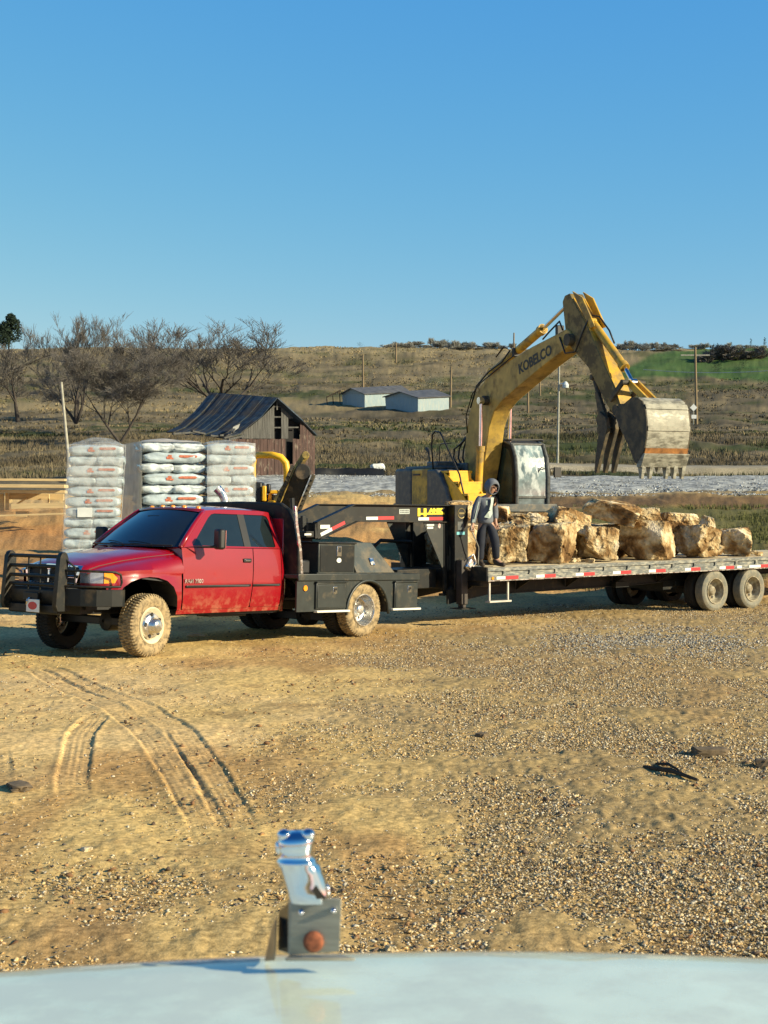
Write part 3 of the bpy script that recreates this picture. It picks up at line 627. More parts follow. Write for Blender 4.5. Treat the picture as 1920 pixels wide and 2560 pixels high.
# headache rack
rk = MB(); o2 = [(2.52, 1.02), (2.46, 1.35), (2.43, 1.75), (2.43, 1.90)]
rp = [(-1.12, 1.02), (-1.12, 1.42), (-1.06, 1.72), (-.96, 1.90), (-.80, 1.985), (0, 2.0), (.80, 1.985), (.96, 1.90), (1.06, 1.72), (1.12, 1.42), (1.12, 1.02)]
rk.tube([(2.54-.05*(z-1.02), y, z) for y, z in rp], .035, 8)
for y in (-.5, 0, .5): rk.tube([(2.54, y, 1.02), (2.49, y, 1.985)], .025, 6)
rk.add([(2.51-.05*(z-1.02), y, z) for y, z in rp]+[(2.50-.05*(z-1.02), y, z) for y, z in rp], [tuple(range(11)), tuple(range(21, 10, -1))])
rko = rk.build('headache_rack', BLK, TR, smooth=40)
MB().pxz([(2.40, 1.97), (2.44, 1.97), (2.465, 1.75), (2.56, 1.35), (2.60, 1.02), (2.55, 1.02), (2.51, 1.35), (2.42, 1.72)], -1.155, -1.125).build('rack_edge', CHRD, rko, bevel=.004)
# flatbed
bed = MB().bb((2.44, -1.2, .965), (5.10, 1.2, 1.02)).build('flatbed', GREYB, TR, bevel=.008)
MB().bb((2.44, -1.215, .93), (5.12, -1.19, 1.03)).bb((2.44, 1.19, .93), (5.12, 1.215, 1.03)).bb((5.08, -1.19, .93), (5.12, 1.19, 1.03)).build('bed_rail', GREYB, bed, bevel=.01)
def skirt(y0, y1, out):
    ar = [(3.94+.47*math.cos(t), .46+.47*math.sin(t)) for t in np.linspace(math.pi, 0, 17)]
    MB().pxz([(2.44, .93), (2.44, .50), (2.76, .50), (3.47, .50)]+ar+[(4.41, .48), (5.10, .48), (5.10, .93)], y0, y1).build('bed_skirt', GREYB, TR)
    lip = MB(); ar2 = [(3.94+.47*math.cos(t), out, .46+.47*math.sin(t)) for t in np.linspace(math.pi+.05, -.05, 21)]; lip.tube(ar2, .022, 8); lip.build('wheel_arch_lip', GREYB, TR, smooth='all')
skirt(-1.19, -1.16, -1.20); skirt(1.16, 1.19, 1.20)
wm = MB()
for t0, t1 in zip(np.linspace(math.pi, 0, 13)[:-1], np.linspace(math.pi, 0, 13)[1:]):
    for sy in (-1,): wm.add([(3.94+.46*math.cos(t), sy*yy_, .46+.46*math.sin(t)) for t, yy_ in ((t0, 1.17), (t1, 1.17), (t1, .55), (t0, .55))], [(0, 1, 2, 3)])
ifn = wm.build('inner_fender', BLKP, TR, smooth='all'); if2 = ifn.copy(); col.objects.link(if2); if2.scale = (1, -1, 1)
for sy in (-1, 1):
    for (x0, x1, z0) in ((2.80, 3.44, .535), (4.52, 5.06, .51)):
        bx = MB().bb((x0, sy*1.16, z0), (x1, sy*1.225, .905)).build('underbody_box', GREYB, TR, bevel=.012)
        MB().bb((x0+.02, sy*1.225, z0+.02), (x1-.02, sy*1.235, .87)).build('box_door', GREYB, bx, bevel=.006)
        MB().prism([(0, 0), (0, .0)], lambda a, b_: (x0, 0, 0), lambda a, b_: (x0, 0, 0)) if 0 else None
        MB().bb((x0-.01, sy*1.19, .905), (x1+.01, sy*1.25, .92)).build('box_drip_edge', GREYB, bx, bevel=.004)
        xc = (x0+x1)/2+.06
        lt = MB().box((xc, sy*1.238, .80), (.085, .008, .105)).build('latch', CHR, bx, bevel=.006)
        MB().box((xc-.016, sy*1.245, .80), (.018, .006, .05)).box((xc+.018, sy*1.245, .81), (.018, .006, .03)).build('latch_paddle', BLKP, lt)
    for (x0, x1) in ((2.80, 3.50), (4.46, 5.12)):
        MB().bb((x0, sy*1.18, .485), (x1, sy*1.25, .515)).build('step_strip', M('bright step strip', (.72, .70, .62), .5, var=.1), TR, bevel=.005)
    MB().cyl((2.60, sy*1.19, .83), (2.60, sy*1.205, .83), .04, 16).build('side_marker', AMB, TR)
    MB().cyl((5.01, sy*1.19, .865), (5.01, sy*1.205, .865), .038, 16).build('side_marker', REDL, TR)
# top boxes
for sy in (-1, 1):
    bx = MB().bb((2.94, sy*1.12, 1.03), (3.72, sy*.62, 1.47)).build('tool_box', GREYB, TR, bevel=.012)
    MB().bb((2.97, sy*1.12, 1.06), (3.69, sy*1.13, 1.43)).build('box_door', BLK, bx, bevel=.006)
    MB().bb((2.92, sy*1.14, 1.455), (3.735, sy*.6, 1.48)).build('box_lid', BLK, bx, bevel=.008)
    lt = MB().box((3.36, sy*1.135, 1.35), (.10, .01, .15)).build('latch', CHR, bx, bevel=.008)
    MB().box((3.365, sy*1.142, 1.37), (.05, .008, .07)).build('latch_paddle', BLKP, lt, bevel=.004)
    MB().add([(3.36+.05*math.cos(t), sy*1.135, 1.22+.035*math.sin(t)) for t in np.linspace(0, 2*math.pi, 18)[:-1]], [tuple(range(17))]).build('sticker', STK, bx)
    s1 = MB().add([(3.745, sy*1.14, 1.04), (4.62, sy*1.14, 1.04), (4.33, sy*.90, 1.485), (3.745, sy*.90, 1.485), (3.745, sy*.62, 1.04), (4.62, sy*.62, 1.04), (4.33, sy*.62, 1.485), (3.745, sy*.62, 1.485)], [(0, 1, 2, 3), (4, 7, 6, 5), (0, 3, 7, 4), (1, 5, 6, 2), (3, 2, 6, 7), (0, 4, 5, 1)])
    s1 = s1.build('sloped_tool_box', M('dusty sloped box', (.050, .060, .056), .5, var=.15, dirt=(DUST, .42, 4, None, .25)), TR, bevel=.012)
    mt = Matrix.Translation((4.17, sy*1.055, 1.20))
    MB().box((0, 0, 0), (.09, .012, .12), rotm(sy*R(28), 0, 0)).build('latch', CHRD, s1, bevel=.005).location = (4.17, sy*1.065, 1.205)
    MB().box((3.80, sy*1.16, 1.035), (1.9, .04, .02)).build('box_mount', GREYB, s1) 
MB().bb((2.60, -1.05, 1.02), (2.85, -.75, 1.22)).build('bed_clutter', BLKP, TR, bevel=.03)
MB().tube([(2.7, -.6, 1.02), (2.75, -.62, 1.5), (2.95, -.5, 1.55)], .012, 6).build('air_hose', HOSE, TR, smooth='all')
# underbody
MB().bb((-.6, -.45, .50), (5.0, -.36, .62)).bb((-.6, .36, .50), (5.0, .45, .62)).bb((-.10, -.75, .34), (.10, .75, .44)).bb((3.85, -.8, .30), (4.05, .8, .42)).lathe([(-.14, .02), (-.1, .13), (.1, .13), (.14, .02)], (0, -.18, .39), 'X', 14).lathe([(-.16, .02), (-.1, .16), (.1, .16), (.16, .02)], (3.95, 0, .37), 'X', 14).bb((1.2, -.75, .44), (1.9, -.5, .56)).build('chassis', BLKP, TR, bevel=.01)
sp = math.sin(R(2.1))
def wz(x, rr): return (rr*1.06-.03-0.0)/1.06+sp*x
make_wheel(TR, 0, -.84, wz(0, .395), .398, .27, .235, 'front', MUDT, CREAM, R(9), lug=.020)
make_wheel(TR, 0, .84, wz(0, .395), .398, .27, .235, 'front', TREAD, CREAM, R(9), 1, lug=.020)
for y, st in ((-1.03, -1), (-.74, -1), (.74, 1), (1.03, 1)):
    make_wheel(TR, 3.93, y, wz(3.93, .383), .388, .235, .235, 'rear', MUDT if y < -.9 else TREAD, CHW, 0, st, lug=.014)
# ------------------------------------------------------------------ the gooseneck trailer
G = Frame(-1.02, 24.8, 39.0)
GR = frame_root('gooseneck_trailer', G); tag(GR, 'long black gooseneck flatbed trailer with plank deck hitched to the red pickup', 'trailer')
DZ = .975; X0, X1 = 2.50, 13.2
rng = random.Random(4)
# plank floor: each board visible as its own strip of the one deck
d = MB(); nb = 14
for i in range(nb):
    y0 = -1.20+2.40*i/nb; x = X0
    while x < X1:
        L = min(rng.uniform(2.6, 4.2), X1-x); d.box(((x+x+L)/2, y0+1.2/nb, DZ-.02+rng.uniform(-.004, .004)), (L-.012, 2.4/nb-.010, .04)); x += L
d.build('plank_deck', WOODG, GR)
RAIL = M('worn deck edge steel', (.11, .12, .115), .55, .0, var=.35, scale=10, bump=.1, dirt=((.40, .38, .30), .42, 7, (1, 1, 4)))
for sy in (-1, 1):
    r = MB().bb((X0, sy*1.20, DZ-.055), (X1, sy*1.26, DZ+.005)).bb((X0, sy*1.19, DZ-.13), (X1, sy*1.235, DZ-.055)).bb((X0, sy*1.19, DZ-.205), (X1, sy*1.27, DZ-.125)).build('side_rail', RAIL, GR, bevel=.006)
    MB().bb((X0, sy*1.272, DZ-.215), (X1, sy*1.16, DZ-.203)).build('rail_flange', CHRD, r)
    x = X0+.35; k = 0
    while x < X1:
        MB().bb((x, sy*1.235, DZ-.13), (x+.055, sy*1.262, DZ-.05)).bb((x-.02, sy*1.262, DZ-.125), (x+.075, sy*1.268, DZ-.105)).build('stake_pocket', RAIL, r)
        x += .61
    MB().cyl((X0+.09, sy*1.27, DZ-.165), (X0+.09, sy*1.285, DZ-.165), .026, 14).build('side_marker', AMB, GR)
tape = [(2.682, .20, .30), (3.597, .20, .27), (4.555, .20, .28), (5.50, .20, .28), (6.45, .19, .27), (7.45, .17, .27), (8.45, .18, .26), (8.98, .14, .0), (9.35, .35, .3), (10.3, .2, .3), (11.2, .2, .3), (12.2, .2, .3)]
for x, a, b in tape:
    MB().bb((x, -1.272, DZ-.19), (x+a, -1.2745, DZ-.14)).build('white_reflector', WHT, GR)
    if b: MB().bb((x+a, -1.272, DZ-.195), (x+a+b, -1.2745, DZ-.137)).build('red_reflector', TRED, GR)
# frame
fr = MB()
for sy in (-1, 1):
    fr.pxz([(2.2, .36), (2.2, .60), (2.6, DZ-.1), (X1, DZ-.1), (X1, .66), (6.9, .53), (3.2, .50)], sy*.56, sy*.60)
    fr.pxz([(3.2, .485), (6.9, .515), (8.0, .56), (X1, .645), (X1, .66), (8, .575), (6.9, .53), (3.2, .50)], sy*.51, sy*.65)
x = X0+.05
while x < X1: fr.bb((x, -1.19, DZ-.13), (x+.05, 1.19, DZ-.045)); fr.add([(x, -1.17, DZ-.14), (x+.02, -1.17, DZ-.14), (x+.02, -.61, .55), (x, -.61, .55), (x, -1.17, DZ-.11), (x, -.61, DZ-.11)], [(0, 1, 2, 3), (0, 3, 5, 4)]); x += .61*2
fr.build('frame', BLK, GR)
MB().bb((X0-.02, -1.25, DZ-.22), (X0+.02, 1.25, DZ+.02)).bb((2.3, -.65, .60), (2.52, .65, DZ-.02)).build('deck_front', BLK, GR, bevel=.006)
st = MB()
for x in (2.60, 3.02): st.bb((x-.015, -1.20, .43), (x+.015, -1.17, DZ-.2))
st.bb((2.57, -1.23, .40), (3.07, -1.12, .43)); st.build('side_step', M('galvanised steel', (.50, .48, .42), .55, .2, var=.15), GR, bevel=.004)
MB().bb((6.15, -.75, .50), (6.5, -.6, .60)).build('cross_member', BLK, GR); MB().bb((7.6, -.62, .40), (8.0, .62, .56)).build('cross_member', BLK, GR)
# neck
NB = [(-.46, 1.755), (.30, 2.035), (2.30, 2.010), (2.30, 1.73), (.36, 1.765), (-.40, 1.49)]
for sy in (-1, 1):
    y = .47
    nb_ = MB().pxz(NB, sy*(y-.02), sy*(y+.0)).build('neck_beam', BLK, GR, bevel=.004)
    fl = MB()
    for a, b in ((NB[0], NB[1]), (NB[1], NB[2]), (NB[4], NB[3]), (NB[5], NB[4])):
        fl.beam((a[0], sy*y, a[1]), (b[0], sy*y, b[1]), .13, .014, (0, 0, 1))
    fl.build('beam_flange', BLK, nb_, bevel=.003)
    ug = MB().bb((2.30, sy*.66, .62), (2.60, sy*.42, 2.02)).build('upright_column', BLK, GR, bevel=.01)
    ps = MB().bb((2.20, sy*.50, .52), (2.27, sy*.46, 1.73)).bb((2.14, sy*.53, .50), (2.30, sy*.43, .54)).build('neck_post', BLK, GR, bevel=.005)
    MB().pxz([(1.76, 1.73), (2.2, 1.73), (2.2, .92)], sy*.475, sy*.487).build('gusset_plate', GREYB, GR)
    MB().pxz([(2.27, 1.73), (2.44, 1.73), (2.27, 1.1)], sy*.475, sy*.487).build('gusset_plate', GREYB, GR) 
    MB().pxz([(2.27, 1.35), (2.42, 1.10), (2.42, .95), (2.27, .93)], sy*.55, sy*.56).build('gusset_plate', GREYB, GR)
    jk = MB().bb((2.33, sy*.80, .36), (2.47, sy*.66, 1.10)).bb((2.35, sy*.78, .30), (2.45, sy*.68, .40)).build('landing_jack', M('brown black jack', (.045, .036, .030), .5, var=.3), GR, bevel=.008)
    MB().bb((2.24, sy*.90, .285), (2.56, sy*.60, .30)).build('jack_foot', BLK, jk, bevel=.003)
    MB().box((2.50, sy*.80, 1.02), (.16, .12, .20), rotm(0, R(35), 0)).build('jack_gearbox', CHRD, jk, bevel=.03)
MB().bb((2.28, -.47, 1.97), (2.40, .47, 2.015)).bb((2.28, -.47, 1.73), (2.34, .47, 1.8)).bb((-.46, -.47, 1.5), (-.40, .47, 1.75)).bb((-.42, -.49, 1.49), (-.2, .49, 1.51)).build('neck_cross_tube', BLK, GR, bevel=.006)
cp = MB().cyl((-.35, 0, 1.10), (-.35, 0, 1.82), .075, 18).cyl((-.35, 0, 1.02), (-.35, 0, 1.20), .11, 18).box((-.35, 0, 1.55), (.22, .22, .3)).bb((-.62, -.45, 1.52), (-.40, -.20, 1.62)).bb((-.58, -.30, 1.60), (-.5, -.24, 1.86)).build('coupler', BLK, GR, bevel=.008)
MB().box((-.60, -.47, 1.57), (.13, .01, .03)).build('coupler_label', STK, cp)
hr = MB()
for z0 in (1.40,):
    hr.tube([(1.30, .35, .98), (1.35, .35, 1.30), (1.52, .35, 1.42), (2.2, .35, 1.38)], .035, 8).tube([(1.30, .35, .98), (1.30, .35, .6)], .035, 8)
hr.bb((1.35, -.3, .62), (2.2, .4, .95)).build('spare_rack', BLK, GR, bevel=.02)
# battery, hydraulics behind the jack
MB().bb((2.52, -1.05, .66), (2.98, -.62, .92)).build('jack_crossbox', BLK, GR, bevel=.02)
MB().tube([(2.42, -.85, 1.12), (2.52, -.88, 1.20), (2.58, -.88, 1.05), (2.50, -.86, .96), (2.42, -.86, 1.0)], .018, 6).build('chain', CHRD, GR, smooth='all')
MB().tube([(2.48, -.9, .82), (2.7, -1.0, .70), (2.92, -1.02, .74), (2.95, -1.02, .92)], .016, 6).build('cable', HOSE, GR, smooth='all')
# markings on the neck
def plate(name, x0, x1, z0, z1, mat, y=-.4725, parent=GR): return MB().bb((x0, y, z0), (x1, y-.0025, z1)).build(name, mat, parent)
plate('white_reflector', .56, .80, 1.785, 1.835, WHT); plate('red_reflector', .80, 1.14, 1.785, 1.84, TRED)
plate('white_reflector', 1.66, 1.89, 1.765, 1.815, WHT); plate('red_reflector', 1.89, 2.21, 1.765, 1.82, TRED)
for (a, b, m_, nm) in (((-.34, 1.535), (-.12, 1.622), WHT, 'white_reflector'), ((-.12, 1.622), (.14, 1.725), TRED, 'red_reflector')):
    d_ = Vector((b[0]-a[0], b[1]-a[1])).normalized(); n_ = Vector((-d_.y, d_.x))*.055
    MB().pxz([a, b, (b[0]+n_.x, b[1]+n_.y), (a[0]+n_.x, a[1]+n_.y)], -.4725, -.475).build(nm, m_, GR)
plate('label', -.36, -.17, 1.655, 1.715, STK)
lb = plate('label', 1.25, 1.47, 1.875, 1.955, M('grey green sticker', (.42, .47, .44), .5))
for k_ in range(2):
    for j_ in range(6): MB().bb((1.272+j_*.031, -.4752, 1.922-k_*.032), (1.293+j_*.031, -.4765, 1.942-k_*.032)).build('label_print', GRY, lb)
YT = M('yellow lettering', (.95, .72, .02), .5, var=.05)
hk = MB().pxz([(1.645, 1.835), (1.70, 1.835), (1.70, 1.862), (1.775, 1.862), (1.775, 1.830), (1.835, 1.830), (1.835, 1.862), (2.23, 1.862), (2.23, 1.888), (1.835, 1.888), (1.835, 1.965), (1.775, 1.965), (1.775, 1.888), (1.70, 1.888), (1.70, 1.968), (1.645, 1.968)], -.473, -.476).build('lettering', YT, GR)
text_mesh('lettering', 'ANK', .088, YT, GR, face_y(2.04, -.474, 1.925), .008, 1.55, .0008)
plate('label', 1.83, 1.99, 1.675, 1.70, STK, -.488); plate('label', 1.84, 1.97, 1.625, 1.66, STK, -.488)
MB().add([(2.11+.03*math.cos(t), -.489, 1.67+.04*math.sin(t)) for t in np.linspace(0, 6.283, 17)[:-1]], [tuple(range(16))]).build('label', CHRD, GR)
em = MB().lathe([(-.002, .075), (-.004, .088), (0, .09)], (2.45, -.662, 1.88), 'Y', 28).build('round_emblem', M('brass ring', (.20, .16, .07), .5, .5), GR); MB().bb((2.39, -.665, 1.865), (2.51, -.668, 1.895)).build('emblem_bar', MATS['brass ring'], em)
plate('manual_holder', 2.36, 2.50, 1.60, 1.74, GRY, -.662); plate('document_tube', 2.34, 2.52, 1.52, 1.57, M('cyan tube', (.15, .45, .50), .4), -.663)
plate('label', 2.36, 2.40, 1.34, 1.40, STK, -.662) if 0 else None
# axles and wheels
MB().bb((8.30, -1.0, .30), (8.42, 1.0, .42)).bb((9.44, -1.0, .30), (9.56, 1.0, .42)).bb((7.9, -.66, .45), (10, -.52, .55)).bb((7.9, .52, .45), (10, .66, .55)).build('axle', BLK, GR, bevel=.01)
RIMW = M('dusty white rim', (.42, .38, .27), .7, var=.2, scale=12, dirt=((.16, .12, .07), .5, 9))
for x in (8.38, 9.50):
    for y, s_ in ((-1.14, -1), (-.86, -1), (.86, 1), (1.14, 1)):
        make_wheel(GR, x, y, .375, .382, .225, .245, 'rear', TYRE if y < -1 else TREAD, RIMW, 0, s_, .003, False)
# ------------------------------------------------------------------ the quarry boulders on the deck
ROCK = bpy.data.materials.new('brown limestone'); ROCK.use_nodes = True; ROCKP = bpy.data.materials.new('cream limestone'); ROCKP.use_nodes = True
def rockmat(ROCK, g):
    n = ROCK.node_tree.nodes; l = ROCK.node_tree.links; b = n['Principled BSDF']; b.inputs['Roughness'].default_value = .9; b.inputs['Specular IOR Level'].default_value = .15
    tc = n.new('ShaderNodeTexCoord'); oi = n.new('ShaderNodeObjectInfo')
    ad = n.new('ShaderNodeVectorMath'); ad.operation = 'ADD'; l.new(tc.outputs['Object'], ad.inputs[0]); l.new(oi.outputs['Location'], ad.inputs[1])
    a = n.new('ShaderNodeTexNoise'); a.inputs['Scale'].default_value = 2.3; a.inputs['Detail'].default_value = 7; a.inputs['Distortion'].default_value = .6; l.new(ad.outputs[0], a.inputs['Vector'])
    cr = n.new('ShaderNodeValToRGB'); l.new(a.outputs['Fac'], cr.inputs[0]); e = cr.color_ramp.elements
    e[0].position = .36; e[0].color = (.10, .055, .022, 1); e[1].position = .66; e[1].color = (.62, .53, .38, 1)
    for p, c in ((.44, (.24, .145, .06, 1)), (.50, (.40, .29, .15, 1)), (.57, (.52, .42, .25, 1))): k = e.new(p); k.color = c
    b2 = n.new('ShaderNodeTexNoise'); b2.inputs['Scale'].default_value = 14; b2.inputs['Detail'].default_value = 6; l.new(ad.outputs[0], b2.inputs['Vector'])
    mr = n.new('ShaderNodeMapRange'); mr.inputs['From Min'].default_value = .3; mr.inputs['From Max'].default_value = .7; mr.inputs['To Min'].default_value = .62*g; mr.inputs['To Max'].default_value = 1.25*g; l.new(b2.outputs['Fac'], mr.inputs[0])
    vm = n.new('ShaderNodeVectorMath'); vm.operation = 'SCALE'; l.new(cr.outputs[0], vm.inputs[0]); l.new(mr.outputs[0], vm.inputs['Scale']); l.new(vm.outputs[0], b.inputs['Base Color'])
    bp = n.new('ShaderNodeBump'); bp.inputs['Strength'].default_value = 1; bp.inputs['Distance'].default_value = .06
    mu = n.new('ShaderNodeMath'); mu.operation = 'ADD'; l.new(a.outputs['Fac'], mu.inputs[0]); l.new(b2.outputs['Fac'], mu.inputs[1]); l.new(mu.outputs[0], bp.inputs['Height']); l.new(bp.outputs[0], b.inputs['Normal'])
rockmat(ROCK, 1.1); rockmat(ROCKP, 1.5)
def boulder(loc, dims, yaw, seed, label, cuts=7, rough=.07, tilt=(0, 0), group='quarry boulders on the trailer', name='boulder', box=.85, sub=5, pale=False, fit=False):
    rg = random.Random(seed); bm = bmesh.new(); bmesh.ops.create_icosphere(bm, subdivisions=sub, radius=1)
    pl = []
    for ax in range(3):
        for s in (-1, 1):
            n = Vector((0, 0, 0)); n[ax] = s; n += Vector([rg.uniform(-.16, .16) for _ in range(3)]); n.normalize(); pl.append((n, 1.0*rg.uniform(.88, 1)))
    for _ in range(cuts):
        n = Vector([rg.choice((-1, 1))*rg.uniform(.3, 1) for _ in range(3)]).normalized(); pl.append((n, rg.uniform(1.10, 1.40)*box/.85))
    so_ = Vector((seed*7.3, seed*1.7, seed*3.1))
    for v in bm.verts:
        d_ = v.co.normalized(); r = min(q/max(1e-3, n.dot(d_)) for n, q in pl if n.dot(d_) > 1e-3); p = d_*min(r, 1.62)
        nz = mnoise.fractal(p*1.1+so_, 1.0, 2.0, 6); rd = abs(mnoise.noise(p*2.2+so_))
        # step-like fracture ledges
        st_ = math.floor((p.z*1.0+nz*1.2)*4)/4
        vd, vp = mnoise.voronoi(p*1.7+so_); c1 = vp[0]; k_ = mnoise.cell_vector(c1*37.1)-Vector((.5, .5, .5))
        vd2, vp2 = mnoise.voronoi(p*4.2-so_); k2 = mnoise.cell_vector(vp2[0]*53.7)-Vector((.5, .5, .5))
        fc = (p*1.7+so_-c1).dot(k_)*2.4+k_.x*.5; f2 = (p*4.2-so_-vp2[0]).dot(k2)*1.0
        p = p*(1+rough*(nz*.5-rd*.3+.25*(st_-p.z)+fc*1.0+f2*.35)); v.co = Vector((p.x*dims[0]/2, p.y*dims[1]/2, p.z*dims[2]/2))
    m = Matrix.Rotation(yaw, 4, 'Z') @ Matrix.Rotation(tilt[0], 4, 'X') @ Matrix.Rotation(tilt[1], 4, 'Y'); bm.transform(m)
    if fit:
        xs = [v.co.x for v in bm.verts]; zs = [v.co.z for v in bm.verts]; sx, sz = dims[0]/(max(xs)-min(xs)), dims[2]/(max(zs)-min(zs)); xc = (max(xs)+min(xs))/2
        for v in bm.verts: v.co.x = (v.co.x-xc)*sx; v.co.z *= sz
    zm = min(v.co.z for v in bm.verts)
    for v in bm.verts: v.co.z -= zm
    me = bpy.data.meshes.new(name); bm.to_mesh(me); bm.free(); o = link(name, me, ROCKP if pale else ROCK, None, 24); o.location = loc
    tag(o, label, 'boulder' if name == 'boulder' else 'rock', group); return o
def rk5(x0, y0, x1, y1): return 1100+x0/2.023, 1150+y0/2.023, 1100+x1/2.023, 1150+y1/2.023
def place_rock(b, yl, seed, label, z=DZ, dep=1.0, yaw=0, kx=1.0, **kw):
    """b: extent in the photograph; yl: where it stands across the deck"""
    u0, v0, u1, v1 = rk5(*b); c = G.hit((u0+u1)/2, (v0+v1)/2, 1, yl); wd = (G.m @ c); D = wd.y
    return boulder((wd.x, D, DZ if z == DZ else (G.m @ G.hit((u0+u1)/2, v1, 1, yl)).z), ((u1-u0)/FPX*D, dep, (v1-v0)/FPX*D), yaw, seed, label, fit=True, **kw)
place_rock((228, 303, 447, 527), -.32, 11, 'big squarish brown boulder right behind the person', dep=.85, yaw=R(6), rough=.09)
place_rock((437, 313, 698, 522), -.50, 12, 'tan squarish boulder with a smooth dark left face near the deck edge', dep=.8, yaw=R(-32), rough=.05, kx=.82)
place_rock((695, 328, 907, 514), -.52, 13, 'brown jagged boulder in the middle of the front row under the big pale slab', dep=.8, yaw=R(12), rough=.10)
place_rock((900, 298, 1197, 502), -.50, 14, 'long boulder with a shaded brown face and a bright split right end', dep=.8, yaw=R(-28), rough=.04, kx=.86, cuts=4)
place_rock((1190, 325, 1432, 496), -.50, 15, 'grey tan rough boulder fourth from the person with a lumpy top', dep=.8, yaw=R(20), rough=.11)
place_rock((1415, 333, 1577, 478), -.40, 16, 'last boulder at the right end of the load, low and blocky', dep=.9, yaw=R(-8), rough=.06)
place_rock((1300, 278, 1395, 400), .10, 17, 'pointed brown boulder peeking up behind the lumpy grey one', z=1.35, dep=.5, yaw=R(30), rough=.12, box=.7)
place_rock((532, 232, 768, 384), -.15, 18, 'pale slanting wedge boulder lying on the gap between two front boulders', z=1.50, dep=.8, yaw=R(15), tilt=(0, R(24)), rough=.06, kx=.9, pale=True)
place_rock((706, 192, 1014, 338), -.05, 19, 'largest pale boulder tilted on top of the load', z=1.70, dep=1.0, yaw=R(-18), tilt=(R(5), R(14)), rough=.06, box=.78, kx=.92, pale=True)
place_rock((975, 238, 1115, 318), .35, 20, 'small tan boulder behind the right end of the topmost one', z=1.72, dep=.6, yaw=R(10), rough=.08)
place_rock((1115, 262, 1302, 372), .05, 21, 'flat topped pale boulder above the gap in the right part of the load', z=1.50, dep=.7, yaw=R(8), rough=.05, cuts=4, pale=True)
place_rock((15, 203, 168, 312), .75, 22, 'pale boulder at the left end between the gooseneck and the person', z=1.55, dep=.8, yaw=R(5), rough=.05, pale=True)
place_rock((240, 228, 368, 312), .60, 23, 'pale rounded boulder just right of the person on the back row', z=1.62, dep=.8, yaw=R(-10), rough=.05, pale=True)
place_rock((325, 262, 545, 330), .30, 24, 'low dark brown boulder on the back row in front of the excavator cab', z=1.48, dep=.8, yaw=R(4), rough=.10)
for i, (x, y, s, zz) in enumerate(((60, 250, 2.0, DZ), (300, 300, 2.0, DZ), (560, 300, 1.8, DZ), (820, 260, 2, DZ), (1050, 250, 2, DZ))):
    wp = G.m @ Vector((3.4+i*1.35, .62, DZ)); boulder(tuple(wp), (1.3, .95, .66), R(39+rng.uniform(-10, 10)), 40+i, ['brown', 'rough tan', 'split', 'dusty', 'ochre'][i]+' boulder of the back row resting on the deck behind the '+['person', 'first tan boulder', 'jagged boulder', 'split ended boulder', 'lumpy boulder'][i], rough=.06)
    wp = G.m @ Vector((3.3+i*1.3, .25, DZ+.30)); 
boulder(tuple(G.m @ Vector((3.0, .2, DZ))), (.9, .9, .62), R(30), 51, 'shadowed boulder at the front end of the deck behind the jack', rough=.06)
for i, (x, y) in enumerate(((640, 505), (668, 512), (690, 508), (615, 508), (880, 498), (1350, 470), (1590, 470), (1610, 476), (430, 505), (760, 512))):
    u, v = 1100+x/2.023, 1150+(y+8)/2.023; p = gnd(u, v, DZ); boulder((p.x, p.y, DZ), (.16, .13, .08), i, 60+i, 'small broken rock chip on the deck by the boulders', rough=.1, sub=3, name='rock_chip', group='rock chips on the trailer deck')
# ------------------------------------------------------------------ the excavator
E = Frame(2.35, 40, -65, 1, .75)
ER = frame_root('excavator', E); tag(ER, 'worn yellow excavator with dusty cab, raised boom and toothed grey bucket', 'excavator')
YD = M('grimy yellow', (.46, .31, .065), .5, var=.28, scale=3, bump=.1, dirt=((.13, .095, .045), .36, 2.6, None, .75))
BKT = M('worn bucket steel', (.20, .195, .155), .5, .25, var=.45, scale=6, bump=.15, dirt=((.42, .41, .33), .48, 4, (1, 1, 3), .8))
RUST = M('rusty strip', (.30, .13, .035), .85, var=.45, scale=8)
DARKS = M('grimy dark steel', (.06, .052, .035), .7, var=.4, scale=5, dirt=((.16, .12, .06), .4, 5))
bo = [(-.12, 1.35), (-.14, 2.2), (-.05, 3.0), (.14, 3.55), (.46, 4.03), (1.0, 4.36), (2.12, 4.72), (3.3, 4.99), (4.5, 5.20), (4.85, 5.27), (5.02, 5.2), (5.14, 5.02), (5.08, 4.88), (4.8, 4.80), (3.9, 4.52), (2.8, 4.13), (1.85, 3.78), (1.45, 3.55), (1.18, 3.15), (.98, 2.4), (.62, 1.4), (.3, 1.25)]
boom = MB().pxz(bo, -.23, .23).build('boom', YD, ER, bevel=.02)
MB().cyl((1.12, -.36, 3.83), (1.12, .36, 3.83), .12, 18).cyl((5.05, -.34, 5.0), (5.05, .34, 5.0), .14, 18).build('pivot_pin', DARKS, boom)
text_mesh('lettering', 'KOBELCO', .34, BLKP, boom, face_y(3.45, -.234, 4.665, math.atan2(.24, 1.0)), .012, 1.02)
ar = [(4.62, 5.92), (4.72, 6.05), (4.92, 6.08), (5.02, 5.96), (5.68, 5.24), (6.78, 3.80), (6.98, 3.42), (6.94, 3.20), (6.82, 3.14), (6.5, 3.42), (5.72, 4.32), (4.98, 4.84), (4.80, 4.95), (4.74, 5.3)]
arm = MB().pxz(ar, -.19, .19).build('arm', M('greasy shade dark yellow', (.30, .215, .06), .6, var=.4, scale=3, bump=.1, dirt=((.06, .05, .03), .5, 3, None, .85)), ER, bevel=.02)  # arm yellow darkened to stand in for shade on its sides
tp_ = [(5.06, 5.96), (5.70, 5.255), (6.20, 4.58), (6.80, 3.81), (6.99, 3.43)]
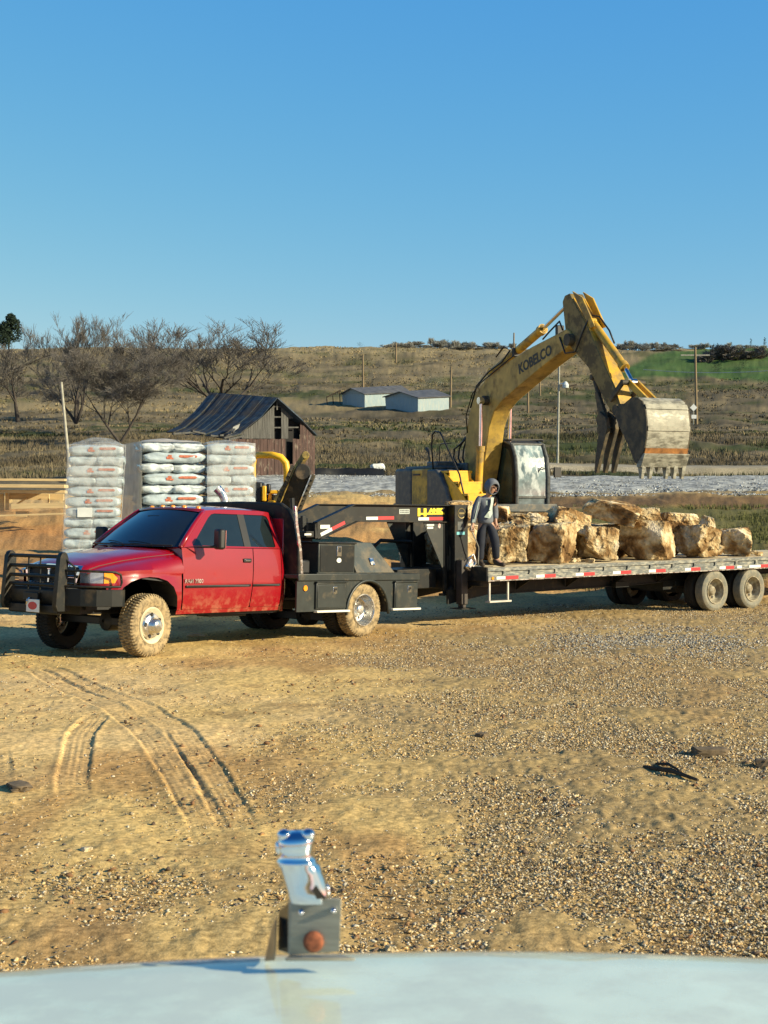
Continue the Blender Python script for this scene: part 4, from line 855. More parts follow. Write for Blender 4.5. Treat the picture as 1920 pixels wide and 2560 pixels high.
MB().pxz(tp_+[(x-.012, z-.012) for x, z in tp_[::-1]], -.17, .17).build('arm_sunlit_strip', YEL, arm)  # strip added in brighter yellow for the sunlit top of the arm
MB().pxz([(5.0, 6.12), (5.42, 5.93), (5.95, 5.22), (5.75, 5.20), (5.12, 5.95)], -.16, -.12).pxz([(5.0, 6.12), (5.42, 5.93), (5.95, 5.22), (5.75, 5.20), (5.12, 5.95)], .12, .16).build('cylinder_bracket', YEL, arm, bevel=.006)
def cylr(name, a, b, c, r1, r2, y, parent=ER, mat=YEL):
    f = lambda p: (p[0], y, p[1])
    o = MB().cyl(f(a), f(b), r1, 20).cyl((f(a)[0], y-.09, a[1]), (f(a)[0], y+.09, a[1]), r1*1.1, 14).cyl((Vector(f(b))-(Vector(f(b))-Vector(f(a))).normalized()*.14), f(b), r1*1.22, 20).build(name, mat, parent, smooth=True)
    MB().cyl(f(b), f(c), r2, 14).cyl((c[0], y-.08, c[1]), (c[0], y+.08, c[1]), r2*1.9, 14).build('rod', ROD, o, smooth=True); return o
cylr('arm_cylinder', (.95, 4.55), (3.45, 5.42), (4.70, 5.93), .105, .045, 0)
for y in (-.42, .42): cylr('boom_cylinder', (.98, 1.45), (1.09, 2.68), (1.13, 3.82), .095, .048, y)
cylr('bucket_cylinder', (5.62, 5.35), (6.92, 4.22), (7.22, 3.88), .095, .045, 0)
lk = MB()
for y in (-.25, .25): lk.beam((6.72, y, 3.52), (7.22, y, 3.90), .05, .12)
lk.cyl((7.22, -.30, 3.88), (7.22, .30, 3.88), .06, 14)
lk.build('link_arm', DARKS, ER, bevel=.008)
MB().beam((7.22, -.10, 3.88), (7.95, -.10, 3.42), .06, .14).beam((7.22, .10, 3.88), (7.95, .10, 3.42), .06, .14).build('bucket_link', YEL, ER, bevel=.01)
# bucket
bs = [(7.36, 3.16), (7.46, 3.30), (7.75, 3.40), (7.98, 3.50), (8.20, 3.49), (8.38, 3.40), (8.50, 3.20), (8.55, 2.95), (8.54, 2.68), (8.47, 2.42), (8.36, 2.22), (8.25, 2.08), (8.12, 2.12), (7.85, 2.52), (7.55, 2.88)]
bk = MB()
bk.pxz(bs, -.56, -.52); bk.pxz(bs, .52, .56)
bkt = bk.build('bucket', DARKS, ER, bevel=.006)
shell = bs[2:12]
ins_ = []
for i, p in enumerate(shell):
    a = Vector(shell[max(0, i-1)]); b_ = Vector(shell[min(len(shell)-1, i+1)]); d_ = (b_-a).normalized(); ins_.append((p[0]-(-d_.y)*-.03, p[1]+d_.x*-.03)) if 0 else ins_.append((p[0]+d_.y*.03, p[1]-d_.x*.03))
MB().pxz(shell+ins_[::-1], -.535, .535).build('bucket_shell', BKT, bkt, smooth=40)
for (a, b_) in (((8.44, 3.34), (8.49, 3.24)), ((8.555, 2.88), (8.552, 2.78))):
    MB().pxz([a, (a[0]+.014, a[1]+.004), (b_[0]+.014, b_[1]), b_], -.53, .53).build('wear_bar', BKT, bkt)
MB().pxz([(8.475, 2.42), (8.50, 2.42), (8.45, 2.31), (8.42, 2.31)], -.54, .54).build('rust_band', RUST, bkt)
MB().pxz([(8.38, 2.24), (8.45, 2.31), (8.50, 2.30), (8.36, 2.02), (8.22, 2.02), (8.2, 2.08)], -.575, .575).build('cutting_edge', BKT, bkt, bevel=.008)
for y, s_ in ((-.50, 1), (-.30, 1), (-.09, .55), (.11, 1), (.31, 1), (.52, 1)):
    MB().add([(8.20, y-.05, 2.10), (8.40, y-.05, 2.14), (8.40, y+.05, 2.14), (8.20, y+.05, 2.10), (8.25, y-.035, 2.10-.31*s_), (8.31, y-.035, 2.10-.32*s_), (8.31, y+.035, 2.10-.32*s_), (8.25, y+.035, 2.10-.31*s_)], [(0, 1, 2, 3), (7, 6, 5, 4), (0, 4, 5, 1), (1, 5, 6, 2), (2, 6, 7, 3), (3, 7, 4, 0)]).build('tooth', BKT, bkt, bevel=.006)
MB().cyl((6.98, -.3, 3.30), (6.98, .3, 3.30), .11, 16).cyl((7.85, -.35, 3.44), (7.85, .35, 3.44), .07, 14).pxz([(7.3, 3.1), (7.7, 3.5), (8.0, 3.5), (7.95, 3.35), (7.5, 3.0)], -.28, -.22).pxz([(7.3, 3.1), (7.7, 3.5), (8.0, 3.5), (7.95, 3.35), (7.5, 3.0)], .22, .28).pxz([(6.85, 3.2), (7.1, 3.42), (7.6, 3.4), (7.5, 2.95)], -.28, -.22).pxz([(6.85, 3.2), (7.1, 3.42), (7.6, 3.4), (7.5, 2.95)], .22, .28).build('bucket_ear', DARKS, bkt)
th = MB()
for y in (-.22, 0, .22):
    th.pxz([(6.30, 3.30), (6.55, 3.15), (6.62, 2.90), (6.34, 2.30), (6.18, 1.93), (6.10, 1.95), (6.16, 2.35), (6.28, 2.85), (6.15, 3.15)], y-.045, y+.045)
    for k in range(4): th.box((6.30-.055*k, y, 2.36-.11*k), (.09, .07, .05), rotm(0, R(30), 0))
th.bb((6.2, -.26, 2.80), (6.5, .26, 2.95)).pxz([(6.0, 3.75), (6.12, 3.75), (6.45, 3.2), (6.2, 3.1)], -.20, -.12).pxz([(6.0, 3.75), (6.12, 3.75), (6.45, 3.2), (6.2, 3.1)], .12, .20)
th.build('thumb', DARKS, ER, bevel=.008)
cylr('thumb_cylinder', (5.72, 4.10), (6.05, 3.45), (6.25, 3.15), .06, .04, -.02, mat=DARKS)
# upper works
MB().bb((-2.3, -1.25, 1.02), (2.0, 1.28, 1.22)).bb((-2.1, -1.15, 1.2), (-.2, 1.25, 2.0)).build('deck_frame', GRY, ER, bevel=.02)
cw = MB(); nn = 14; pr = []
for i in range(nn+1):
    t = -math.pi/2+math.pi*i/nn; pr.append((-1.75-.75*math.cos(t)**.6 if math.cos(t) > 1e-6 else -1.75, 1.33*math.sin(t)))
pr = [(-1.05, -1.33)]+pr+[(-1.05, 1.33)]
cw.prism(pr, lambda x, y: (x, y, 1.05), lambda x, y: (x, y, 2.14)); cw.build('counterweight', GRY, ER, bevel=.07, seg=4)
MB().bb((-1.02, -1.32, 1.08), (-.12, -.35, 2.12)).build('side_door', YEL, ER, bevel=.04, seg=3)
MB().bb((-.9, -1.335, 1.95), (-.5, -1.325, 2.0)).build('door_handle', BLKP, ER)
MB().pxz([(-.10, 1.08), (-.10, 2.10), (.35, 2.10), (.60, 1.98), (.92, 1.66), (1.12, 1.30), (1.16, 1.08)], -1.34, -.62).build('tank_cover', GRY, ER, bevel=.05, seg=3)
MB().bb((-1.0, -.3, 2.0), (.1, .3, 2.28)).bb((-1.9, -1.1, 2.1), (-.1, 1.1, 2.2)).bb((-.9, -.95, 2.15), (-.3, -.4, 2.32)).build('engine_hood', GRY, ER, bevel=.04)
sp_ = MB()
for i, (x, z) in enumerate(((.45, 2.06), (.95, 1.78), (1.45, 1.48))):
    sp_.bb((x, -1.22, z-.06), (x+.46, -.55, z)); sp_.bb((x+.40, -1.2, z-.32), (x+.46, -.58, z-.04))
sp_.pxz([(.62, 2.04), (1.95, 1.2), (1.95, 1.06), (.9, 1.08), (.55, 1.9)], -.60, -.56)
sp_.pxz([(.62, 2.04), (.95, 1.9), (1.45, 1.62), (1.95, 1.24), (1.95, 1.06), (1.78, 1.06), (1.15, 1.3), (.85, 1.7)], -1.24, -1.20)
sp_.build('steps', YELB, ER, bevel=.008)
hr = MB().tube([(-.10, -1.15, 2.1), (-.20, -1.15, 2.7), (-.14, -1.15, 3.0), (.0, -1.15, 3.08), (.28, -1.15, 3.04), (.42, -1.15, 2.92), (1.35, -1.15, 1.95), (1.62, -1.15, 1.35)], .022, 8)
hr.tube([(-1.6, -.2, 2.2), (-1.6, -.2, 2.75), (-1.5, -.2, 2.82), (-.9, -.2, 2.82)], .014, 6)
hr.build('handrail', BLKP, ER, smooth='all')
MB().tube([(-1.15, -.7, 2.15), (-1.15, -.7, 2.42), (-1.25, -.68, 2.58), (-1.45, -.66, 2.68)], .055, 12).build('exhaust', DARKS, ER, smooth='all')
ho = MB()
for k, (y, a, b_) in enumerate(((-.2, 2.95, .62), (-.10, 3.08, .52), (0, 3.15, .45), (.10, 3.2, .40))):
    ho.tube([(.0, y, a), (-.25-.1*b_, y-.05, a-.18), (-.55*b_*1.5, y-.12, 2.65), (-.58*b_*1.4, y-.15, 2.4), (-.2, y-.1, 2.12), (.1, y, 2.02)], .026, 6)
ho.tube([(.15, -.2, 3.7), (.5, -.2, 4.25), (1.1, -.2, 4.55), (1.8, -.2, 4.75), (2.2, -.2, 5.0), (1.9, -.2, 5.12), (1.5, -.2, 4.9)], .022, 6)
ho.tube([(.15, .1, 3.75), (.5, .1, 4.3), (1.1, .1, 4.62), (1.8, .1, 4.95), (2.2, .1, 5.1)], .022, 6)
ho.tube([(4.5, -.1, 5.28), (4.35, -.1, 5.5), (3.9, -.1, 5.3), (3.6, -.1, 5.15)], .022, 6)
ho.tube([(4.6, -.25, 5.1), (4.9, -.28, 4.7), (5.3, -.26, 4.7), (5.6, -.22, 5.2), (5.7, -.1, 5.5), (5.9, 0, 5.45), (6.3, 0, 5.1), (6.5, 0, 4.8)], .020, 6)
ho.tube([(.05, -.24, 3.05), (.0, -.25, 3.5), (.35, -.25, 4.05), (.8, -.25, 4.3), (2.5, -.25, 4.86)], .016, 5)
ho.build('hydraulic_hose', HOSE, ER, smooth='all')
MB().box((2.25, 0, 4.95), (.12, .3, .22)).build('hose_clamp', BLKP, ER, bevel=.02); MB().box((4.2, 0, 5.30), (.1, .2, .25)).build('hose_clamp', BLKP, ER, bevel=.02)
# cab
GLP = M('dusty cab glass', (.17, .23, .24), .12, var=.5, scale=3.2, coat=1, dirt=((.50, .56, .55), .42, 6, (1, 1, .5), .8))
GLD = M('dark green cab glass', (.035, .06, .05), .06, var=.5, scale=2.5, coat=1, spec=.8)
cs = [(-.15, 1.10), (-.15, 2.62), (-.02, 2.76), (1.05, 2.78), (1.38, 2.70), (1.55, 2.40), (1.62, 1.9), (1.60, 1.10)]
inner = [(-.05, 1.25), (-.05, 2.55), (.03, 2.64), (1.05, 2.66), (1.30, 2.60), (1.44, 2.36), (1.50, 1.9), (1.49, 1.25)]
for y in (.30, 1.28):
    fm = MB(); n8 = 8
    for yy_ in (y-.03, y+.03): fm.add([(x, yy_, z) for x, z in cs]+[(x, yy_, z) for x, z in inner], [(i, (i+1) % 8, 8+(i+1) % 8, 8+i) for i in range(8)])
    b0 = 0
    for i in range(8):
        j = (i+1) % 8; fm.f += [(i, j, 16+j, 16+i), (8+i, 8+j, 24+j, 24+i)]
    fm.build('cab_frame', BLK, ER)
    MB().bb((.68, y-.035, 1.2), (.75, y+.035, 2.7)).build('cab_post', BLK, ER)
    MB().pxz(inner, y-.006, y+.006).build('side_glass', GLD, ER)
MB().prism([(-.15, 1.10), (-.15, 2.62), (-.02, 2.76), (.9, 2.78), (.9, 2.74), (0, 2.70), (-.08, 2.6), (-.08, 1.1)], lambda x, z: (x, .33, z), lambda x, z: (x, 1.25, z)).build('cab_back', BLK, ER)
MB().pxz([(-.02, 2.76), (1.05, 2.78), (1.38, 2.70), (1.38, 2.74), (1.05, 2.83), (-.02, 2.81)], .27, 1.31).build('cab_roof', GRY, ER, bevel=.02)
gl = MB()
for x in np.linspace(.75, 1.35, 7): gl.bb((x, .34, 2.845), (x+.03, 1.24, 2.87))
gl.tube([(.7, .33, 2.86), (1.38, .33, 2.82)], .02, 6).tube([(.7, 1.25, 2.86), (1.38, 1.25, 2.82)], .02, 6).build('roof_guard', BLKP, ER)
ff = [(1.385, 2.70), (1.55, 2.38), (1.622, 1.9), (1.615, 1.42)]
gm_ = MB(); vs = []
for (x, z) in ff: vs += [(x+.012*(1-(t*2-1)**2), .38+.80*t, z) for t in np.linspace(0, 1, 7)]
gm_.add(vs, [(i*7+j, i*7+j+1, (i+1)*7+j+1, (i+1)*7+j) for i in range(3) for j in range(6)]); gm_.build('front_glass', GLP, ER, smooth='all')
MB().add([(1.60, .38, 1.36), (1.60, 1.18, 1.36), (1.58, 1.18, 1.05), (1.58, .38, 1.05)], [(0, 1, 2, 3)]).build('lower_glass', M('dark dusty glass', (.12, .15, .16), .12, var=.4, coat=1), ER)
fr_ = MB().bb((1.56, .30, 1.37), (1.63, 1.28, 1.42)).bb((1.54, .28, 1.0), (1.60, 1.3, 1.05))
for y in (.33, 1.23):
    fr_.tube([(1.38, y, 2.72), (1.56, y, 2.38), (1.63, y, 1.9), (1.62, y, 1.02)], .045, 8)
fr_.tube([(1.36, .30, 2.72), (1.36, 1.26, 2.72)], .04, 8)
fr_.build('windscreen_frame', M('scuffed grey frame', (.07, .075, .07), .45, var=.5, scale=12), ER, smooth=40)
MB().tube([(1.60, .95, 2.0), (1.66, 1.02, 2.15), (1.63, 1.15, 2.1)], .014, 5).build('wiper', BLKP, ER)
MB().tube([(1.5, 1.3, 2.1), (1.62, 1.5, 2.12)], .014, 6).box((1.62, 1.52, 2.02), (.06, .20, .26)).build('mirror', BLKP, ER, bevel=.02)
MB().bb((.2, .45, 1.4), (.75, 1.05, 1.55)).bb((.15, .45, 1.5), (.3, 1.05, 2.2)).build('seat', BLKP, ER, bevel=.04)
# undercarriage
TS = M('muddy track steel', (.10, .075, .045), .9, var=.4, scale=6)
for y in (-1.05, 1.05):
    tr_ = []; 
    for i in range(46):
        s_ = i/46*(2*3.2+2*math.pi*.40); 
        if s_ < 3.2: c_ = (-1.6+s_, .06, 0, 0)
        elif s_ < 3.2+math.pi*.4: a = (s_-3.2)/.4; c_ = (1.6+.40*math.sin(a), .46-.40*math.cos(a), a, 0)
        elif s_ < 6.4+math.pi*.4: c_ = (1.6-(s_-3.2-math.pi*.4), .86, math.pi, 0)
        else: a = (s_-6.4-math.pi*.4)/.4; c_ = (-1.6-.40*math.sin(a), .46+.40*math.cos(a), math.pi+a, 0)
        tr_.append(c_)
    tk = MB()
    for (x, z, a, _) in tr_: tk.box((x, y, z), (.15, .55, .045), rotm(0, -a, 0)); tk.box((x, y, z), (.03, .55, .09), rotm(0, -a, 0))
    tk.build('track', TS, ER)
    MB().pxz([(-1.6, .2), (-1.6, .72), (1.6, .72), (1.6, .2)], y-.15, y+.15).cyl((1.6, y-.16, .46), (1.6, y+.16, .46), .33, 20).cyl((-1.6, y-.16, .46), (-1.6, y+.16, .46), .33, 20).build('track_frame', DARKS, ER)
MB().bb((-.9, -.9, .35), (.9, .9, .7)).cyl((0, 0, .65), (0, 0, 1.03), .65, 28).build('swing_base', DARKS, ER)
# ------------------------------------------------------------------ the person on the deck
def skin(name, chains, mat, parent, sub=2, root=0):
    """chains: lists of (x, y, z, r); points equal to earlier ones are shared"""
    vs = []; rs = []; es = set(); ix = {}
    for ch in chains:
        prev = None
        for p in ch:
            key = tuple(round(c, 4) for c in p[:3])
            if key not in ix: ix[key] = len(vs); vs.append(p[:3]); rs.append(p[3] if len(p) < 5 else p[3:5])
            i = ix[key]
            if prev is not None and prev != i: es.add((prev, i))
            prev = i
    me = bpy.data.meshes.new(name); me.from_pydata(vs, list(es), []); o = bpy.data.objects.new(name, me); col.objects.link(o); o.parent = parent
    m = o.modifiers.new('skin', 'SKIN'); m.use_smooth_shade = True; m.branch_smoothing = .6
    for i, r in enumerate(rs): me.skin_vertices[0].data[i].radius = r if isinstance(r, tuple) else (r, r)
    for d_ in me.skin_vertices[0].data: d_.use_root = False
    me.skin_vertices[0].data[root].use_root = True
    s = o.modifiers.new('sub', 'SUBSURF'); s.levels = s.render_levels = sub
    me.materials.append(mat); return o
pp = gnd(1232, 1417, DZ)
PR = empty('person', (pp.x, pp.y, DZ)); tag(PR, 'person in grey hoodie and navy trousers standing on the trailer, gripping a bent bar', 'person')
SKN = M('skin', (.42, .24, .16), .6, var=.06); HOOD = M('grey hoodie', (.13, .145, .17), .9, var=.15, scale=20, bump=.2, bscale=30)
NAVY = M('navy trousers', (.012, .016, .028), .85, var=.3, scale=9, bump=.2, bscale=25); BOOT = M('dark boots', (.045, .032, .022), .8, var=.3); MINT = M('light hoodie print', (.42, .50, .44), .85, var=.08)
pel = (-.12, 0, .77, .085)
hd = [(-.12, 0, .98, .095), (-.12, -.02, 1.14, .09), (-.09, -.05, 1.22, .055), (-.045, -.08, 1.28, .066), (-.015, -.10, 1.34, .078), (-.010, -.09, 1.39, .06)]
rs_ = (-.235, -.06, 1.155, .055); re_ = (-.315, -.12, .935, .040); rw_ = (-.352, -.20, .715, .026); rh = (-.372, -.225, .655, .032)
ls_ = (-.01, .05, 1.155, .055); le_ = (.045, .12, .94, .04); lw_ = (.05, .02, .76, .026); lh_ = (.06, -.01, .69, .028)
rhip = (-.19, -.02, .73, .085); rk_ = (-.205, -.05, .42, .058); ra = (-.215, 0, .10, .040); rt = (-.18, -.14, .035, .03)
lhip = (-.05, .02, .73, .085); lk_ = (.035, -.08, .44, .058); la = (.055, .0, .12, .040); lt_ = (.16, -.10, .035, .03)
skin('body', [[pel]+hd, [hd[1], rs_, re_, rw_, rh], [hd[1], ls_, le_, lw_, lh_], [pel, rhip, rk_, ra, rt], [pel, lhip, lk_, la, lt_]], SKN, PR)
# nose, brow on the bowed face looking down to the right
MB().lathe([(-.02, .001), (-.012, .012), (.0, .014), (.02, .008), (.03, .001)], (.035, -.185, 1.315), 'Z', 10).build('nose', SKN, PR, smooth='all')
MB().box((.03, -.168, 1.345), (.10, .02, .012), rotm(0, R(8), R(25))).build('brow', M('dark hair', (.02, .015, .012), .9), PR, bevel=.004)
MB().box((.035, -.165, 1.275), (.05, .015, .012), rotm(0, 0, R(25))).build('mouth', M('lips', (.25, .10, .08), .7), PR, bevel=.004)
up = lambda p, k: (p[0], p[1], p[2], p[3]*k)
skin('hoodie', [[(-.125, 0, .70, .13), (-.125, 0, .78, .15), (-.13, .01, .86, .145), (-.125, 0, .98, .15), (-.12, -.02, 1.12, .135), (-.10, -.035, 1.19, .09)], [(-.12, -.02, 1.12, .135), up(rs_, 1.45), up(re_, 1.55), (-.345, -.18, .755, .048), (-.35, -.19, .73, .035)], [(-.12, -.02, 1.12, .135), up(ls_, 1.45), up(le_, 1.55), (.05, .04, .79, .048)]], HOOD, PR, root=0)
# hood: shell open at the face
hm = MB(); nseg, nr = 20, 9; cen = Vector((-.025, -.075, 1.345)); face = Vector((.38, -.80, -.42)).normalized(); a1 = face.orthogonal().normalized(); a1 = (Vector((0, 0, 1))-face*face.z).normalized(); b1 = face.cross(a1)
vs = []
for i in range(nr+1):
    th_ = math.pi*(.27+.73*i/nr)
    for j in range(nseg):
        ph = 2*math.pi*j/nseg; rr = .132*(1+.08*math.cos(ph)*math.sin(th_)); q = face*math.cos(th_)*.15+(a1*math.cos(ph)*1.06+b1*math.sin(ph)*.92)*math.sin(th_)*rr
        vs.append(cen+q)
hm.add(vs, [(i*nseg+j, i*nseg+(j+1) % nseg, (i+1)*nseg+(j+1) % nseg, (i+1)*nseg+j) for i in range(nr) for j in range(nseg)])
ho_ = hm.build('hood', HOOD, PR, smooth='all'); sdm = ho_.modifiers.new('s', 'SOLIDIFY'); sdm.thickness = .018
skin('trousers', [[(-.12, 0, .80, .118), (-.12, 0, .76, .12)], [(-.12, 0, .76, .12), up(rhip, 1.18), up(rk_, 1.45), (-.215, -.01, .17, .070), (-.215, 0, .11, .060)], [(-.12, 0, .76, .12), up(lhip, 1.18), up(lk_, 1.45), (.052, -.02, .19, .070), (.055, 0, .13, .060)]], NAVY, PR)
for (a, t_) in ((ra, rt), (la, lt_)):
    d_ = (Vector(t_[:3])-Vector(a[:3])); d_.z = 0; d_.normalize(); A = Vector(a[:3])
    skin('boot', [[(A.x, A.y, .16, .050), (A.x, A.y, .08, .052), (A.x+d_.x*.08, A.y+d_.y*.08, .045, .048), (A.x+d_.x*.20, A.y+d_.y*.20, .035, .036)], [(A.x, A.y, .08, .052), (A.x-d_.x*.05, A.y-d_.y*.05, .045, .045)]], BOOT, PR)
# hand: palm with thumb and four fingers closed round the bar
def hand(c, d, name='hand', closed=True):
    c = Vector(c); d = Vector(d).normalized(); s = Vector((.25, -.9, -.1)).normalized(); n = d.cross(s).normalized(); ch = []
    wr = c-d*.05; k0 = (*wr, .024); k1 = (*c, .030); ch.append([k0, k1])
    for i, (o, L) in enumerate(((-.030, .9), (-.010, 1.0), (.010, .95), (.030, .75))):
        b_ = c+d*.035+n*o; p1 = b_+d*.026*L+s*.004; p2 = p1+d*.004+s*.024*L; p3 = p2-d*.020*L+s*.006
        ch.append([k1, (*b_, .0095), (*p1, .009), (*p2, .0085), (*p3, .008)])
    b_ = c-d*.005-n*.032; ch.append([k1, (*b_, .012), (*(b_+s*.022+d*.016), .0105), (*(b_+s*.036+d*.030+n*.012), .009)])
    return skin(name, ch, SKN, PR, 1, root=1)
hand((-.366, -.222, .668), (-.15, -.25, -.95)); hand((.057, 0, .70), (.15, -.2, -.95))
# light print on the front and sleeve of the hoodie
def patch(name, pts, th=.004):
    v = [Vector(p) for p in pts]; c = sum(v, Vector())/len(v); n = (v[1]-v[0]).cross(v[-1]-v[0]).normalized()
    return MB().add([p for p in v]+[p+n*th for p in v], [tuple(range(len(v))), tuple(range(2*len(v)-1, len(v)-1, -1))]+[(i, (i+1) % len(v), len(v)+(i+1) % len(v), len(v)+i) for i in range(len(v))]).build(name, MINT, PR)
patch('print', [(-.155, -.165, .84), (-.06, -.150, .82), (-.012, -.10, .90), (-.02, -.10, .98), (-.09, -.162, .93)])
patch('print', [(-.075, -.165, .96), (-.03, -.135, .96), (.0, -.10, 1.10), (.01, -.09, 1.17), (-.04, -.14, 1.17), (-.045, -.15, 1.08)])
patch('print', [(-.125, -.165, 1.04), (-.105, -.168, 1.04), (-.10, -.16, 1.12), (-.13, -.16, 1.12)])
patch('sleeve_stripe', [(-.335, -.235, .76), (-.322, -.235, .76), (-.275, -.165, .95), (-.235, -.135, 1.10), (-.25, -.137, 1.10), (-.29, -.17, .95)])
patch('sleeve_print', [(-.368, -.24, .755), (-.34, -.245, .745), (-.325, -.225, .80), (-.35, -.22, .81)])
# the bent bar
BR = MB(); q = lambda x, y, z: (pp.x+x, pp.y+y, DZ+z)
BR.tube([q(-.385, -.255, .70), q(-.372, -.25, .62), q(-.255, -.20, .345), q(-.25, -.18, .30), q(-.255, -.12, .02)], .011, 8).box(q(-.255, -.12, .012), (.13, .05, .024))
b = BR.build('bar', M('bare steel bar', (.40, .40, .36), .4, .7), None, smooth=40); tag(b, 'thin bent steel bar in the hand of the person on the trailer', 'bar')
# ------------------------------------------------------------------ bagged material on pallets
BAG = M('white plastic bag', (.42, .50, .53), .30, var=.22, scale=4, bump=1, bscale=9, coat=.3)
BAGS = M('silvery torn bag', (.52, .58, .60), .18, var=.45, scale=5, bump=1, bscale=9, coat=.3)
ORG = M('orange print', (.48, .14, .07), .5, var=.3, scale=30)
FILM = bpy.data.materials.new('stretch film'); FILM.use_nodes = True
def filmmat():
    n = FILM.node_tree.nodes; l = FILM.node_tree.links; b = n['Principled BSDF']; b.inputs['Base Color'].default_value = (.80, .80, .76, 1); b.inputs['Roughness'].default_value = .25
    nz = n.new('ShaderNodeTexNoise'); nz.inputs['Scale'].default_value = 4; nz.inputs['Detail'].default_value = 6; nz.inputs['Distortion'].default_value = 1.5
    mr = n.new('ShaderNodeMapRange'); mr.inputs['From Min'].default_value = .35; mr.inputs['From Max'].default_value = .7; mr.inputs['To Min'].default_value = .10; mr.inputs['To Max'].default_value = .42; l.new(nz.outputs['Fac'], mr.inputs[0]); l.new(mr.outputs[0], b.inputs['Alpha'])
    bp = n.new('ShaderNodeBump'); bp.inputs['Strength'].default_value = .8; bp.inputs['Distance'].default_value = .03; l.new(nz.outputs['Fac'], bp.inputs['Height']); l.new(bp.outputs[0], b.inputs['Normal'])
filmmat()
FILM2 = M('beige wrap', (.60, .54, .44), .45, var=.22, scale=4, bump=.5, bscale=5, alpha=.82)  # beige film, denser than the clear wrap on the other stacks
def bag_mesh(L, W, Hh, seed, crumple=.012):
    bm = bmesh.new(); bmesh.ops.create_cube(bm, size=1); bmesh.ops.subdivide_edges(bm, edges=bm.edges[:], cuts=11, use_grid_fill=True)
    so_ = Vector((seed*3.7, seed*1.3, 0))
    for v in bm.verts:
        x, y, z = v.co*2; rx = 1-.10*abs(y)**4-.06*abs(z)**2; e = (abs(x)**7)
        zz = z*(1-.38*e)*(1-.10*abs(y)**8); yy_ = y*(1-.04*abs(x)**7)*(1-.10*abs(z)**6)
        p = Vector((x*L/2*(1-.04*abs(z)**4), yy_*W/2, zz*Hh/2)); n = mnoise.fractal(p*11+so_, 1, 2, 4)
        v.co = p+Vector((n, mnoise.noise(p*9+so_), mnoise.noise(p*8-so_)))*crumple
    me = bpy.data.meshes.new('bag'); bm.to_mesh(me); bm.free(); me.polygons.foreach_set('use_smooth', [True]*len(me.polygons)); return me
BL, BW, BH = .93, .50, .198
bagmeshes = {}
ordw = ['top', 'second', 'third', 'fourth', 'fifth', 'sixth', 'seventh', 'eighth', 'ninth', 'tenth', 'eleventh', 'twelfth', 'thirteenth', 'fourteenth', 'fifteenth']
def stack(which, u0, u1, vtop, D, yaw, pattern, torn=False, grp='', lean=0.0, nl=14, k=1.0, hz=1.0):
    BH = .198*hz
    """pallet stack whose top front corners are at u0, u1"""
    a = at(u0, vtop, D); ztop = a.z; fw = BL*k; c, s = math.cos(yaw), math.sin(yaw)
    ex = Vector((c, s, 0)); ey = Vector((-s, c, 0)); org = Vector((a.x, a.y, 0))
    for i in range(nl):
        zc = ztop-(i+.5)*BH; long_ = pattern[i % len(pattern)] == 'L'; jit = lambda q=.012: random.uniform(-q, q)
        sh = ex*(-lean*i)
        for j in (0, 1):
            if long_: loc = ex*fw/2+ey*(BW/2+j*BW*1.0*k); rot = yaw+jit(.02)
            else: loc = ex*(BW*k*(.5+j)*.93+.015)+ey*fw/2; rot = yaw+math.pi/2+jit(.03)
            wrap = 't' if torn else 'w'; mk = (random.randrange(3), wrap)
            if mk not in bagmeshes: bagmeshes[mk] = bag_mesh(BL*.985, BW*.99, BH*1.04, 3+mk[0], .026 if torn else .014)
            me = bagmeshes[mk].copy(); m_ = BAGS if (torn and not long_) else BAG; me.materials.clear(); me.materials.append(m_)
            o = bpy.data.objects.new('bag', me); col.objects.link(o); pos = org+loc+sh+Vector((jit(), jit()-(.05 if torn and random.random() < .5 else 0), zc)); o.location = pos; o.rotation_euler = (0, jit(.01), rot); o.scale = (k, k, hz)
            where = ('lengthwise ' if long_ else 'end on ')+('in front' if long_ and j == 0 else 'at the back' if long_ else ('on the left' if j == 0 else 'on the right'))
            tag(o, f'{"silvery crumpled" if torn else "white printed"} bag lying {where}, {ordw[i]} layer of the {which}', 'bag', grp)
            if long_ and j == 0:
                pf = lambda x, z, y=-BW/2-.004: (x, y-.004, z)
                mb = MB(); mb.prism([(.07, .005), (.33, .005), (.345, .025), (.33, .05), (.07, .05), (.055, .025)], lambda x, z: (x, -BW/2-.010, z), lambda x, z: (x, -BW/2+.02, z)); mb.build('orange_print', ORG, o)
                MB().prism([(-.13, -.03), (-.02, -.03), (-.02, .0), (-.05, .0), (-.05, .05), (-.10, .055), (-.10, .02), (-.13, .02)], lambda x, z: (x, -BW/2-.009, z), lambda x, z: (x, -BW/2+.02, z)).build('orange_logo', ORG, o)
    zb = ztop-nl*BH
    p = MB(); W_ = fw
    for t in np.linspace(0, 1, 7): p.bb((0, t*(W_-.09), .10), (W_, t*(W_-.09)+.09, .125))
    for t in (0, .46, .92): p.bb((t*W_, 0, .02), (t*W_+.08, W_, .10))
    po = p.build('pallet', M('pallet wood', (.35, .25, .13), .85, var=.3, scale=6), None); po.location = (org.x-lean*nl*ex.x, org.y, zb-.13); po.rotation_euler = (0, 0, yaw); tag(po, f'wooden pallet under the {which}', 'pallet')
    return org, ex, ey, ztop, zb, fw, BH
random.seed(8)
